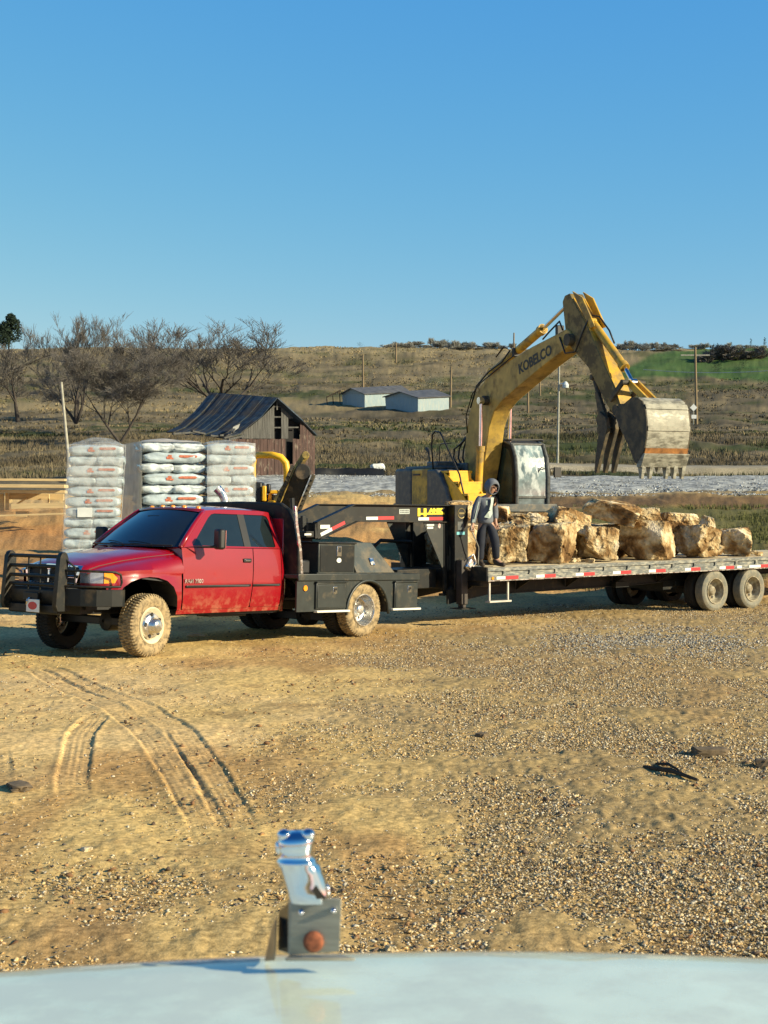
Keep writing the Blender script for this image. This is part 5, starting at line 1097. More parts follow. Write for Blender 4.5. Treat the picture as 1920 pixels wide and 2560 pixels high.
def wrapfilm(info, label, sides, mat, lean, top=.16):
    org, ex, ey, zt_, zb, fw, BH = info; W_ = fw+.02; mb = MB()
    def P(x, y, z): f = (zt_-z)/BH; return org+ex*(x-lean*f)+ey*y+Vector((0, 0, z))
    n = 10; m = 14
    for (a, b_) in sides:
        vs = []
        for i in range(m+1):
            for j in range(n+1):
                t = j/n; x = a[0]+(b_[0]-a[0])*t; y = a[1]+(b_[1]-a[1])*t; z = zt_+.01+(zb-zt_)*i/m; w_ = .018*mnoise.noise(Vector((x*5+i*.7, y*5, z*4))); nx, ny = (b_[1]-a[1]), -(b_[0]-a[0]); q = P(x*W_-.01, y*W_-.02, z); q += (ex*nx+ey*ny).normalized()*(.02+w_); vs.append(q)
        mb.add(vs, [(i*(n+1)+j, i*(n+1)+j+1, (i+1)*(n+1)+j+1, (i+1)*(n+1)+j) for i in range(m) for j in range(n)])
    vs = []
    for i in range(13):
        for j in range(13):
            x, y = j/12, i/12; h = top*(math.sin(math.pi*x)*math.sin(math.pi*y))**.6*(.55+.6*mnoise.noise(Vector((x*3+zt_*9, y*3, 1)))+.3); q = P(x*W_-.01, y*W_-.02, zt_+.0+max(0, h)); vs.append(q)
    mb.add(vs, [(i*13+j, i*13+j+1, (i+1)*13+j+1, (i+1)*13+j) for i in range(12) for j in range(12)])
    o = mb.build('plastic_wrap', mat, None, smooth='all'); tag(o, label, 'plastic wrap', 'stretch wrap over the bag stacks')
LF2 = ((0, 1.75), (0, 0)); LF, RT, FR = ((0, 1), (0, 0)), ((1, 0), (1, 1)), ((0, 0), (1, 0))
i1 = stack('left stack', 172, 0, 1112, 27.6, R(9), 'LELELLLELELELE', grp='bags in the left stack', lean=.011, k=1.045, hz=.94)
wrapfilm(i1, 'clear wrap over the left bag stack with a loose puffed top', (LF, FR, RT), FILM, .011, .13)
i2 = stack('middle torn stack', 358, 0, 1104, 28.8, R(20), 'ELELELELELELEL', True, 'bags in the middle stack', k=1.24)
wrapfilm(i2, 'beige wrap on the side and top of the middle bag stack', (LF2,), FILM2, 0, .07)
i3 = stack('right stack', 518, 0, 1108, 29.1, R(17), 'LELELELELELELE', False, 'bags in the right stack', k=.98)
wrapfilm(i3, 'clear wrap pulled over the right bag stack beside the barn', (FR, RT), FILM, 0, .07)
o = patchl = MB().box((0, 0, 0), (.26, .01, .17)).build('paper_label', STK, None); 
q = i1; pz = q[3]-6.5*q[6]; v_ = q[0]+q[1]*.28+q[2]*-.045+Vector((0, 0, pz)); o.location = v_; o.rotation_euler = (0, 0, R(9)); tag(o, 'paper delivery label stuck to the front of the left bag stack', 'label')
# ------------------------------------------------------------------ lumber
WD = M('fresh lumber', (.62, .47, .24), .75, var=.16, scale=3, stretch=(.6, 6, 6), bump=.1)
def plank(u0, v0, u1, v1, D, th, dp, label, name='lumber', D1=None):
    a = at(u0, v0, D); b_ = at(u1, v1, D1 or D); o = MB().beam(a, b_, dp, th).build(name, WD, None, bevel=.004); tag(o, label, 'lumber', 'new lumber left of the bag stacks'); return o
plank(-60, 1199, 166, 1200, 47, .07, .5, 'topmost long thin board of the lumber pile')
plank(-60, 1214, 166, 1216, 46.6, .10, .6, 'thick long beam second from the top of the lumber pile')
plank(-60, 1228, 166, 1230, 46.8, .09, .5, 'long beam third from the top of the lumber pile')
plank(-60, 1256, 10, 1256, 47.4, .55, .12, 'upright sheathing board at the left end of the lumber pile')
plank(16, 1240, 160, 1243, 47.5, .20, .1, 'wide board standing on edge behind the lumber pile')
plank(30, 1266, 166, 1263, 46.2, .16, .25, 'squared beam lying across blocks low in the lumber pile')
plank(42, 1285, 70, 1285, 46.4, .16, .3, 'short wooden block under the low squared beam')
plank(-60, 1291, 166, 1284, 45.2, .05, .30, 'lowest board lying almost on the clay')
plank(18, 1228, 18, 1275, 47.3, .1, .1, 'short upright stud in the lumber pile')
plank(122, 1236, 122, 1270, 47.3, .05, .08, 'thin upright stud near the right end of the lumber pile')
plank(40, 1262, 66, 1245, 47.4, .05, .08, 'sloping brace in the lumber pile')
MB_ = MB().bb((-12, 47.2, 1.0), (-9.4, 49, 1.1)); 
for k, (x, z, lb) in enumerate(((2.6, 1.62, 'upper bundle of boards glimpsed behind the gooseneck legs'), (2.8, 1.05, 'lower bundle of boards glimpsed behind the gooseneck legs'))):
    p = at(1062, 1352 if k == 0 else 1376, 31.5); bd = MB()
    for j in range(3): bd.box((0, 0, j*.07-.07), (.95, .8, .055))
    o = bd.build('board_bundle', M('pale boards', (.55, .50, .38), .8, var=.25), None, bevel=.004); o.location = p; o.rotation_euler = (0, 0, R(8)); tag(o, lb, 'boards', 'board bundles behind the trailer neck')
p = at(1018, 1345, 32.2); zb_ = zg(p.x, p.y); bd = MB()
for i in range(4): bd.cyl((i*.075-.12, 0, 0), (i*.075-.12, 0, 1.55), .034, 10)
o = bd.build('culvert_pipes', M('dull galvanised pipe', (.23, .25, .22), .6, .2, var=.2), None, smooth=True); o.location = (p.x, p.y, zb_); tag(o, 'upright grey ribbed steel pipes behind the gooseneck', 'pipes')
# ------------------------------------------------------------------ barn
def quad(mb, a, b_, c, d_, t=.08):
    v = [Vector(p) for p in (a, b_, c, d_)]; n = (v[1]-v[0]).cross(v[3]-v[0]).normalized()*t
    mb.add(v+[p-n for p in v], [(0, 1, 2, 3), (7, 6, 5, 4), (0, 4, 5, 1), (1, 5, 6, 2), (2, 6, 7, 3), (3, 7, 4, 0)])
def z6(x, y, D): return at(400+x/3.7705, 940+y/3.7705, D)
BR_ = empty('barn', tuple(z6(1170, 1180, 74))); tag(BR_, 'collapsing old barn with blue grey metal roof and rusty tin walls', 'barn')
def fix(o): o.parent = BR_; o.matrix_parent_inverse = Matrix.Translation(-BR_.location); return o
BRF = M('weathered metal roof', (.020, .036, .055), .55, .2, var=.55, scale=2, stretch=(2.5, 2.5, .5), dirt=((.030, .026, .024), .42, 1.2))
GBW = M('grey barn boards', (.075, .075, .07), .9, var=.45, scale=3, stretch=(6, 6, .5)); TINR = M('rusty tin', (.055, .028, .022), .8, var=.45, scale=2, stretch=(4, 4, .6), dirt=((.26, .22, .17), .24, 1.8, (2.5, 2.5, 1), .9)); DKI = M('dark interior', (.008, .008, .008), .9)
rfF, rfB = z6(1110, 212, 72.5), z6(475, 165, 74.5)
mids = [(z6(325, 345, 73.2), z6(960, 388, 71.2)), (z6(170, 480, 72.2), z6(760, 545, 70.2)), (z6(60, 535, 71.6), z6(640, 580, 69.7))]
prev = (rfB, rfF)
roofm = MB()
for (l_, r_) in mids:
    n = 16
    for i in range(n):
        t0, t1 = i/n, (i+1)/n-.06/n; L = lambda p, q_, t: p.lerp(q_, t)
        wob = .05*math.sin(i*2.3); off = Vector((0, -.03 if i % 2 else 0, wob*.6))
        quad(roofm, L(prev[0], prev[1], t0)+off, L(prev[0], prev[1], t1)+off, L(l_, r_, t1)+off, L(l_, r_, t0)+off, .04)
    prev = (l_, r_)
fix(roofm.build('roof', BRF))
rr = MB(); e1, e2 = z6(1325, 405, 73.6), z6(1480, 565, 75.5); e1b, e2b = e1+(rfB-rfF), e2+(rfB-rfF)
quad(rr, rfF, rfB, e1b, e1, .06); quad(rr, e1, e1b, e2b, e2, .06); fix(rr.build('roof', BRF))
def gpl(x, y): # gable plane
    t = (x-600)/(1480-600); return z6(x, y, 70.2+t*4.6+.12)
gbm = MB()
xb = list(range(770, 1320, 22))
for i, x in enumerate(xb):
    top = np.interp(x, [640, 760, 960, 1105, 1325], [600, 540, 378, 235, 410]); bot = 590
    if 1072 <= x < 1138 or (1205 <= x < 1300): 
        if 1205 <= x < 1300: gbm.prism([(x, top+12), (x+20, top+12+14), (x+20, 400+abs(x-1250)*.2), (x, 395)], lambda a, b_: gpl(a, b_), lambda a, b_: gpl(a, b_)+Vector((0, .06, 0)))
        continue
    tp2 = np.interp(x+20, [640, 760, 960, 1105, 1325], [600, 540, 378, 235, 410])
    gbm.prism([(x, bot), (x, top+12), (x+20, tp2+12), (x+20, bot)], lambda a, b_: gpl(a, b_), lambda a, b_: gpl(a, b_)+Vector((0, .06, 0)))
for (xx_, y0, y1) in ((1068, 285, 295), (1068, 380, 392), (1068, 480, 492)): gbm.prism([(xx_, y0), (1140, y0), (1140, y1), (xx_, y1)], lambda a, b_: gpl(a, b_), lambda a, b_: gpl(a, b_)+Vector((0, .05, 0)))
gbm.prism([(1203, 478), (1305, 478), (1305, 490), (1203, 490)], lambda a, b_: gpl(a, b_), lambda a, b_: gpl(a, b_)+Vector((0, .05, 0)))
gbm.prism([(1100, 240), (1110, 240), (1110, 320), (1100, 320)], lambda a, b_: gpl(a, b_)+Vector((0, -.1, 0)), lambda a, b_: gpl(a, b_)+Vector((0, .05, 0)))
fix(gbm.build('gable_boards', GBW))
tn = MB()
for i, x in enumerate(range(640, 1320, 34)):
    if 1175 <= x < 1240: tn.prism([(x, 830), (x, 1180), (x+32, 1180), (x+32, 830)], lambda a, b_: gpl(a, b_), lambda a, b_: gpl(a, b_)+Vector((0, .06, 0))); continue
    b0 = 975 if 930 < x < 1160 else 1180; tn.prism([(x, 590+(i % 3)*4), (x, b0), (x+32, b0), (x+32, 592+(i % 2)*5)], lambda a, b_: gpl(a, b_)+Vector((0, -.03*(i % 2), 0)), lambda a, b_: gpl(a, b_)+Vector((0, .04, 0)))
fix(tn.build('tin_wall', TINR))
ln = MB()
for i, x in enumerate(range(1322, 1462, 20)):
    top = np.interp(x, [1320, 1480], [425, 590]); ln.prism([(x, top+8), (x, 1175), (x+18, 1175), (x+18, top+26)], lambda a, b_: gpl(a, b_), lambda a, b_: gpl(a, b_)+Vector((0, .06, 0)))
fix(ln.build('lean_to_wall', TINR))
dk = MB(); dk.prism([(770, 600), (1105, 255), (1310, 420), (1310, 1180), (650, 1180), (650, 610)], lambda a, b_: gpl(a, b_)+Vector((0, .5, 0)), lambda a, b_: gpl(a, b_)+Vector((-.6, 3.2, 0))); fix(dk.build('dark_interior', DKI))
db = MB()
for (a, b_) in (((600, 585), (760, 540)), ((640, 600), (800, 560)), ((560, 560), (720, 552)), ((300, 520), (420, 545)), ((680, 530), (720, 470)), ((470, 560), (640, 590)), ((120, 545), (330, 530))): fix(MB().beam(z6(*a, 69.5), z6(*b_, 70.4), .12, .08).build('fallen_board', GBW))
pch = MB(); pch.prism([(670, 545), (690, 480), (755, 450), (740, 490), (700, 520)], lambda a, b_: z6(a, b_, 69.9), lambda a, b_: z6(a, b_, 70.0)); fix(pch.build('bent_white_sheet', M('white sheet', (.62, .60, .50), .6)))
# ------------------------------------------------------------------ sheds
SHG = M('white painted tin', (.25, .33, .36), .5, .1, var=.12, scale=2, stretch=(5, 5, .4), dirt=((.36, .38, .34), .35, 2, (3, 3, .6))); SHR = M('grey tin roof', (.11, .11, .105), .55, .2, var=.3, scale=1.2); SHRR = M('rusty roof patch', (.16, .075, .06), .7, .1, var=.3, scale=1.5)
def z1(x, y, D): return at(760+x/3.456, 800+y/3.456, D)
def shed(label, gl_, gr_, el, er, rg, rb, erb, grb, D0, D1, D2, rust=None):
    A = z1(*gl_, D1); B = z1(*gr_, D0); EL = z1(*el, D1); ERr = z1(*er, D0); RG = z1(*rg, (D0+D1)/2); RB = z1(*rb, (D0+D1)/2+D2); EB = z1(*erb, D0+D2); GB_ = z1(*grb, D0+D2)
    root = empty('shed', tuple(B)); tag(root, label, 'shed')
    def f(o): o.parent = root; o.matrix_parent_inverse = Matrix.Translation(-root.location); return o
    dn = Vector((0, 0, -.8))
    m = MB(); m.add([A+dn, B+dn, ERr, RG, EL], [(0, 1, 2, 3, 4)]); m.add([B+dn, GB_+dn, EB, ERr], [(0, 1, 2, 3)])
    back = (GB_-B); m.add([A+dn, A+back+dn, EL+back, EL], [(0, 1, 2, 3)]); f(m.build('wall', SHG))
    ov = (ERr-RG)*.08; ov2 = (EL-RG)*.08; rm = MB(); ft = (RG-RB).normalized()*.35
    quad(rm, RG+ft, RB-ft, EB+ov-ft, ERr+ov+ft, .1); quad(rm, RG+ft, EL+ov2+ft, EL+(RB-RG)+ov2-ft, RB-ft, .1)
    r = f(rm.build('roof', SHR))
    if rust:
        L = lambda a, b_, t: a.lerp(b_, t); up_ = Vector((0, -.02, .04)); q_ = MB(); quad(q_, L(RG, RB, rust[0])+up_, L(RG, RB, rust[1])+up_, L(ERr, EB, rust[1]*.9)+up_, L(ERr, EB, rust[0])+up_, .02); f(q_.build('rusty_sheet', SHRR))
    return root
shed('near white tin shed with a rust patched roof and its gable in shade', (715, 795), (985, 792), (700, 665), (985, 672), (835, 622), (1115, 605), (1252, 660), (1252, 765), 205, 210.5, 6, (.0, .42))
shed('far white tin shed half hidden by the nearer one, plain grey roof', (345, 805), (525, 800), (328, 640), (525, 640), (412, 592), (828, 570), (905, 625), (905, 770), 213, 217, 9)
# ------------------------------------------------------------------ poles, wires, signs
POLE = M('weathered pole', (.20, .15, .085), .85, var=.25, scale=3, stretch=(2, 2, .3)); POLG = M('silver grey pole', (.34, .34, .28), .85, var=.2)
def pole(u0, v0, u1, v1, D, r, label, mat=POLE, arm=None, extra=None):
    a = at(u1, v1, D); b_ = at(u0, v0, D); zb = a.z-1.0
    root = empty('utility_pole', tuple(a)); tag(root, label, 'pole'); a0 = Vector((0, 0, -1.2)); t_ = b_-a
    MB().cyl(a0, t_, r*1.15, 10, r*.85).build('post', mat, root, smooth=True)
    if arm: MB().beam(t_+Vector((-arm, 0, -arm*.55)), t_+Vector((arm, 0, -arm*.55)), .16, .14).build('crossarm', POLG, root)
    if extra: extra(root, t_)
    return root
s_ = 1.1573
pole(1738, 868, 1742, 1059, 187, .16, 'tall brown utility pole with a pale crossarm right of the bucket', POLE, 1.75)
def lampx(root, t_): MB().lathe([(0, .05), (.05, .2), (.25, .22), (.45, .1), (.5, .01)], t_+Vector((.42, -.1, -1.5)), 'Z', 12).beam(t_+Vector((0, 0, -1.2)), t_+Vector((.42, -.1, -1.1)), .06, .06).build('transformer', M('pale transformer', (.55, .62, .62), .5), root)
pole(1398, 916, 1393, 1178, 104, .075, 'pale slender pole with a small white fixture behind the excavator arm', POLG, None, lampx)
pole(1128, 918, 1126, 1012, 214, .15, 'bare pole at the right corner of the near shed', POLE)
pole(907, 887, 908, 966, 226, .15, 'bare pole rising behind the far shed', POLE)
pole(990, 858, 990, 894, 290, .17, 'short dark pole on the hillside above the sheds', POLE)
pole(1285, 832, 1284, 884, 300, .16, 'pole breaking the skyline left of the boom tip', POLE)
pole(1320, 962, 1320, 1008, 190, .14, 'small pole seen under the boom', POLE)
pole(1350, 940, 1350, 968, 215, .12, 'short post seen between boom and arm', POLE)
pole(153, 955, 176, 1112, 52, .05, 'leaning pale pole rising behind the left bag stack', POLG)
wr = MB()
for k in range(2):
    a = at(1609, 924+k*1.0, 230); b_ = at(1990, 922+k*.6, 200); n = 14; pts = [a.lerp(b_, t)+Vector((0, 0, -.5*math.sin(math.pi*t))) for t in np.linspace(0, 1, n)]; 
    if k == 0: wr.tube(pts, .045, 5)
o = wr.build('power_line', M('pale wire', (.45, .48, .46), .5), None); tag(o, 'thin pale overhead wire crossing in front of the green field', 'wire')
def sign(u, v, D):
    p = at(u, v, D); root = empty('road_sign', tuple(p)); tag(root, 'white diamond road sign beside the tall utility pole', 'sign')
    MB().box((0, 0, 0), (.62, .04, .62), rotm(0, R(45), 0)).box((.05, 0, -1.1), (.6, .04, .45)).build('sign_panel', M('sign white', (.72, .75, .72), .5), root); MB().cyl((0, .05, -3.2), (0, .05, .5), .05, 6).build('post', POLG, root)
sign(1734, 1019, 186)
def lean(x0, y0):   # fallen wooden rack left of the sheds
    root = empty('broken_rack', tuple(z1(x0, y0, 216))); tag(root, 'small dark fallen wooden rack left of the sheds', 'rack'); m = MB(); m.beam((0, 0, 0), (1.9, .3, 1.0), .6, .18); 
    for t in (0, .45, .95): m.beam((1.9*t, 0, 1.0*t-.1), (1.9*t+.1, 0, -1.0), .12, .12)
    m.build('rack_frame', M('dark wood', (.04, .03, .02), .9), root)
lean(195, 668)
def rack2():
    p = at(1412, 968, 210); root = empty('broken_rack', tuple(p)); tag(root, 'dark leaning wooden rack in the field right of the slender pole', 'rack'); m = MB(); m.beam((0, 0, 0), (1.6, .3, .35), .6, .2); m.beam((.2, 0, 0), (.25, 0, -.9), .1, .1); m.beam((1.2, 0, 0), (1.2, 0, -.9), .1, .1); m.build('rack_frame', MATS['dark wood'], root)
rack2()
p = at(945, 1180, 84); o = boulder((p.x, p.y, p.z-.15), (.75, .5, .6), .3, 77, 'pale lump of rubbish lying near the silt fence', group=None, sub=3, name='rubbish_bag'); o.data.materials.clear(); o.data.materials.append(MATS['sign white']); o['category'] = 'bag'
# ------------------------------------------------------------------ trees
BARK = M('bark', (.060, .050, .042), .9, var=.3, scale=3); TWIG = M('bare twigs', (.15, .135, .115), .9, var=.3, scale=1)
def tree_mesh(seed, Ht, spread, levels, nb, up=.25, multi=1, r0=None, twig=.012, lean=0):
    rg = random.Random(seed); big = MB(); sm = MB(); r0 = r0 or Ht*.022
    def tri(p, q_, ra, rb, mb):
        d_ = (q_-p); a = d_.orthogonal().normalized(); b_ = d_.cross(a).normalized(); vs = []
        for (c, r) in ((p, ra), (q_, rb)):
            for k in range(3): t = 2.094*k; vs.append(c+(a*math.cos(t)+b_*math.sin(t))*r)
        mb.add(vs, [(0, 1, 4, 3), (1, 2, 5, 4), (2, 0, 3, 5)])
    def grow(p, d_, L, r, lv):
        n = 4 if lv > 1 else 3; pts = [p]; rs = [r]; cur = p.copy(); dd = d_.copy()
        for i in range(n):
            dd = (dd+Vector((rg.gauss(0, .08), rg.gauss(0, .08), rg.gauss(0, .05)+up*.16))).normalized(); cur = cur+dd*L/n; pts.append(cur.copy()); rs.append(max(twig*.6, r*(1-.62*(i+1)/n)))
        if lv >= levels-2: big.tube(pts, rs, 6 if lv == levels else 5, False)
        else:
            for i in range(n): tri(pts[i], pts[i+1], rs[i], rs[i+1], sm)
        if lv == 0: return
        k = nb+(1 if lv < 3 else 0)
        for j in range(k):
            t = .35+.65*(j+rg.random()*.8)/k; i = min(n-1, int(t*n)); f = t*n-i; q_ = pts[i].lerp(pts[i+1], min(1, f)); ax = (pts[i+1]-pts[i]).normalized()
            perp = ax.orthogonal().normalized(); perp = Matrix.Rotation(rg.uniform(0, 6.283), 3, ax) @ perp; an = rg.uniform(.32, .72)
            nd = (ax*math.cos(an)+perp*math.sin(an)*spread+Vector((0, 0, up*.35))).normalized()
            grow(q_, nd, L*rg.uniform(.55, .80), max(twig, rs[i]*.58), lv-1)
    for m_ in range(multi):
        a = 2*math.pi*m_/multi+rg.uniform(-.4, .4); o_ = .0 if multi == 1 else .5
        d_ = Vector((math.cos(a)*o_*spread+lean, math.sin(a)*o_*spread, 1)).normalized(); grow(Vector((0, 0, -.4)), d_, Ht*(.40 if multi == 1 else .46), r0*(1 if multi == 1 else .7), levels)
    # scale to requested height
    allv = big.v+sm.v; mz = max(v[2] for v in allv); xs_ = sorted(abs(v[0]) for v in allv); mx = xs_[int(len(xs_)*.94)]
    return big, sm, mz, mx
def tree(u, vb, vt, D, wpx, seed, label, levels=5, nb=4, multi=1, name='bare_tree', tw=.02, up=.25, spread=1.0, group=None, lean=0):
    base = at(u, vb, D); Ht = (vb-vt)*D/FPX; wd = wpx*D/FPX/2
    big, sm, mz, mx = tree_mesh(seed, Ht, spread, levels, nb, up, multi, None, tw, lean)
    kz = Ht/mz; kx = wd/mx
    for mb in (big, sm): mb.v = [(x*kx, y*kx, z*kz) for x, y, z in mb.v]
    root = empty(name, tuple(base)); tag(root, label, 'tree', group)
    big.build('trunk', BARK, root, smooth='all'); sm.build('crown', TWIG, root); return root
tree(300, 1096, 850, 132, 345, 31, 'dark wide leafless tree with a thick forked trunk behind the bag stacks', 6, 4, 2, tw=.013, up=.16, spread=1.1)
tree(190, 1050, 775, 158, 250, 5, 'tall pale leafless tree rising behind the dark forked one', 6, 3, 4, tw=.015, up=.5, spread=.8)
tree(345, 990, 815, 190, 150, 9, 'small pale leafless tree between the two tall ones', 5, 4, 2, tw=.022)
tree(560, 1030, 775, 150, 365, 33, 'fan shaped leafless tree right behind the barn roof', 6, 3, 4, tw=.014, up=.5, spread=.8)
tree(45, 1045, 860, 150, 150, 12, 'thin leafless sapling at the left edge with a dark stem', 5, 4, 1, tw=.016)
tree(1795, 930, 862, 285, 100, 18, 'left of two bushy leafless trees on the green field', 5, 4, 3, tw=.05)
tree(1853, 928, 860, 285, 110, 19, 'right of two bushy leafless trees on the green field', 5, 4, 3, tw=.05)
# cedar
LEAF = M('cedar foliage', (.012, .028, .013), .9, var=.5, scale=4)
def leafy(name, u, vb, vt, D, wpx, seed, label, n=1400, group=None, tall=True, cat='tree', mat=LEAF):
    base = at(u, vb, D); Ht = (vb-vt)*D/FPX; wd = wpx*D/FPX/2; rg = random.Random(seed); root = empty(name, tuple(base)); tag(root, label, cat, group)
    MB().cyl((0, 0, -.5), (0, 0, Ht*.8), Ht*.03, 8, Ht*.008).build('trunk', BARK, root)
    mb = MB(); lobes = [(Vector((rg.uniform(-.45, .45)*wd, rg.uniform(-.4, .4)*wd, Ht*(.25+.65*k/7))), wd*(1.0-.55*k/7)*rg.uniform(.55, .8)) for k in range(8)]
    for i in range(n):
        c, r = rg.choice(lobes); d_ = Vector((rg.gauss(0, 1), rg.gauss(0, 1), rg.gauss(0, 1.1))).normalized(); p = c+d_*r*rg.uniform(.55, 1.12); s = Ht*.045*rg.uniform(.5, 1.3); a = Vector((rg.gauss(0, 1), rg.gauss(0, 1), rg.gauss(0, 1))).normalized()*s; b_ = a.cross(Vector((rg.gauss(0, 1), rg.gauss(0, 1), rg.gauss(0, 1)))).normalized()*s*.7
        mb.add([p-a, p+b_, p+a], [(0, 1, 2)])
    mb.build('crown', mat, root); return root
leafy('cedar_tree', 22, 872, 786, 300, 64, 4, 'dark evergreen cedar on the skyline at the left edge', 4200)
SHR = M('grey shrub twigs', (.30, .30, .26), .95, var=.4, scale=.8)
proto = []
rg = random.Random(77)
def skyl(i, u, h, w_, dark=False):
    D = 318+rg.uniform(0, 14); t = at(u, 870, D); z = zg(t.x, D); Hm = h*D/FPX
    if len(proto) < 4:
        big, sm, mz, mx = tree_mesh(100+len(proto), 6, 1.1, 4, 5, .2, 3, .09, .05); 
        for mb in (big, sm): mb.v = [(x/mx, y/mx, z_/mz) for x, y, z_ in mb.v]
        r = empty('distant_tree'); big.build('trunk', BARK, r); sm.build('crown', SHR, r); proto.append(r); o = r
    else: o = copy_tree(proto[i % 4])
    o.location = (t.x, D, z-.3); o.scale = (w_*D/FPX/2, w_*D/FPX/2, Hm); o.rotation_euler = (0, 0, rg.uniform(0, 6.28)); tag(o, 'small hazy leafless tree in the row along the skyline', 'tree', 'distant trees along the skyline')
i = 0
for u in list(range(965, 1290, 13))+list(range(1540, 1700, 12))+[1745, 1760, 1822, 1835, 1850, 1875, 1905]:
    if 1290 < u < 1540: continue
    skyl(i, u+rg.uniform(-5, 5), rg.uniform(9, 24)+(6 if 1080 < u < 1150 or 1545 < u < 1640 else 0), rg.uniform(18, 40)); i += 1
for k, (u, h) in enumerate(((1828, 12), (1877, 20), (1912, 24))): leafy('cedar_tree', u, 866, 866-h, 322, 7+k, 30+k, ['short', 'medium', 'tallest'][k]+' of three dark cedars on the skyline above the green field', 220, 'cedars above the green field')
for k, (u, v, h, w_, lb) in enumerate(((1088, 968, 22, 60, 'low dark bush behind the near shed'), (1195, 965, 26, 90, 'broad dark thicket right of the sheds'), (900, 868, 10, 24, 'tiny dark bush on the skyline above the sheds'), (983, 896, 14, 12, 'lone dark bush beside the short hillside pole'), (1790, 930, 24, 34, 'dark evergreen bush under the left field tree'), (1856, 928, 24, 44, 'dark evergreen bush under the right field tree'))):
    D = float(np.interp(v, [860, 930, 968, 1030], [322, 268, 246, 212])); t = at(u, v, D); leafy('bush', u, v, v-h, D, w_, 50+k, lb, 500, cat='bush', mat=SHR if k < 2 else LEAF)
# ------------------------------------------------------------------ trencher parked between bags and barn
TQ = z6
p0 = at(700, 1262, 33.5); TRr = empty('trencher', (p0.x, p0.y, zg(p0.x, p0.y))); tag(TRr, 'yellow ride on trencher with raised digging boom parked in front of the barn', 'trencher')
def tf(o): o.parent = TRr; o.matrix_parent_inverse = Matrix.Translation(-TRr.location); return o
D = 33.0
tf(MB().tube([TQ(880, 1180, D+.4), TQ(870, 850, D+.4), TQ(885, 765, D+.4), TQ(925, 745, D+.3), TQ(1060, 745, D), TQ(1140, 765, D), TQ(1185, 820, D), TQ(1197, 900, D), TQ(1195, 1180, D)], .075, 10).build('roll_bar', YELB, None, smooth='all'))
tf(MB().beam(TQ(1105, 1180, D-.3), TQ(1375, 740, D-.9), .12, .13).cyl(TQ(1372, 745, D-1.0), TQ(1372, 745, D-.8), .08, 12).build('lift_arm', M('muddy yellow', (.42, .30, .07), .6, var=.4, dirt=((.12, .09, .05), .45, 5)), None, bevel=.01))
a = TQ(1190, 1290, D-.4); b_ = TQ(1345, 905, D-1.0); dv = (b_-a).normalized(); sd_ = dv.cross(Vector((0, 1, 0))).normalized()
bmn = MB(); bmn.beam(a, b_, .16, .34, sd_).cyl(b_+Vector((0, -.08, 0)), b_+Vector((0, .08, 0)), .17, 18); tf(bmn.build('digging_boom', M('mud black steel', (.028, .026, .022), .8, var=.4, dirt=((.20, .14, .08), .3, 4)), None, bevel=.02))
chn = MB(); L = (b_-a).length
for i in range(26):
    t = i/25
    for s__ in (-1, 1):
        c = a.lerp(b_, t)+sd_*s__*.24; chn.box(c, (.09, .22 if i % 3 else .34, .07), rotm(0, -math.atan2(dv.z, dv.x), 0))
tf(chn.build('digging_chain', DARKS, None))
eb = MB()
def zbx(x0, y0, x1, y1, D0, dp): 
    p = TQ(x0, y1, D0); q_ = TQ(x1, y0, D0); eb.bb((p.x, D0, p.z), (q_.x, D0+dp, q_.z))
zbx(1035, 1075, 1115, 1110, D, .7); zbx(1015, 1175, 1120, 1195, D-.2, .8); zbx(960, 1035, 1000, 1180, D, .2); zbx(1020, 1105, 1050, 1180, D+.1, .4)
tf(eb.build('body_panel', YELB, None, bevel=.02))
eb = MB(); zbx(885, 1000, 960, 1330, D+.1, .8); zbx(950, 1120, 1190, 1330, D+.2, .9); zbx(1000, 1015, 1040, 1110, D+.5, .2); tf(eb.build('engine_block', BLKP, None, bevel=.03))
for x in (930, 1130):
    w_ = tyre_mesh(.42, .3, .2, 26, .03).build('wheel', TREAD, None); c = TQ(x, 1300, D-.1); w_.location = (c.x, c.y, zg(c.x, c.y)+.40); tf(w_)
tf(MB().bb(TQ(1255, 1360, D-1.3), TQ(1320, 1440, D-1.1)).build('counter_plate', YELB, None, bevel=.02)); tf(MB().cyl(TQ(1245, 1150, D-1.2), TQ(1255, 1360, D-1.2), .05, 8).build('post', BLKP, None))
# ------------------------------------------------------------------ foreground truck hood and ornament
HP = M('dirty white hood paint', (.80, .88, .68), .22, var=.07, scale=5, coat=.8, dirt=((.50, .55, .52), .5, 7, None, .5))
HK = empty('heavy_truck', (0, 0, -.6)); tag(HK, 'pale white hood of the nearest heavy truck with a chrome ornament on its nose', 'truck hood')
hm = MB(); nx, ny = 41, 26; vs = []
for j in range(ny):
    t = j/(ny-1)
    for i in range(nx):
        x = -1.15+2.3*i/(nx-1); yf = 2.30+.02*x-.10*(x*x)*1.0; s = .9+(yf-.9)*min(1, t*1.25) if t < .8 else yf+.16*math.sin((t-.8)/.2*math.pi/2)
        z = 1.504+.006*x-.14*max(0, abs(x+.0)-.75)**2*2-.020*((s-.9)/1.4)-.03*(x-.1)**2
        if t > .8: z -= .22*(1-math.cos((t-.8)/.2*math.pi/2))
        vs.append((x, s, z+.6))
hm.add(vs, [(j*nx+i, j*nx+i+1, (j+1)*nx+i+1, (j+1)*nx+i) for j in range(ny-1) for i in range(nx-1)])
hd_ = hm.build('hood', HP, HK, smooth='all'); sm_ = hd_.modifiers.new('s', 'SOLIDIFY'); sm_.thickness = .012
MB().bb((-1.0, 2.36, .55), (1.0, 2.44, 1.84)).build('grille', CHR, HK, bevel=.03)
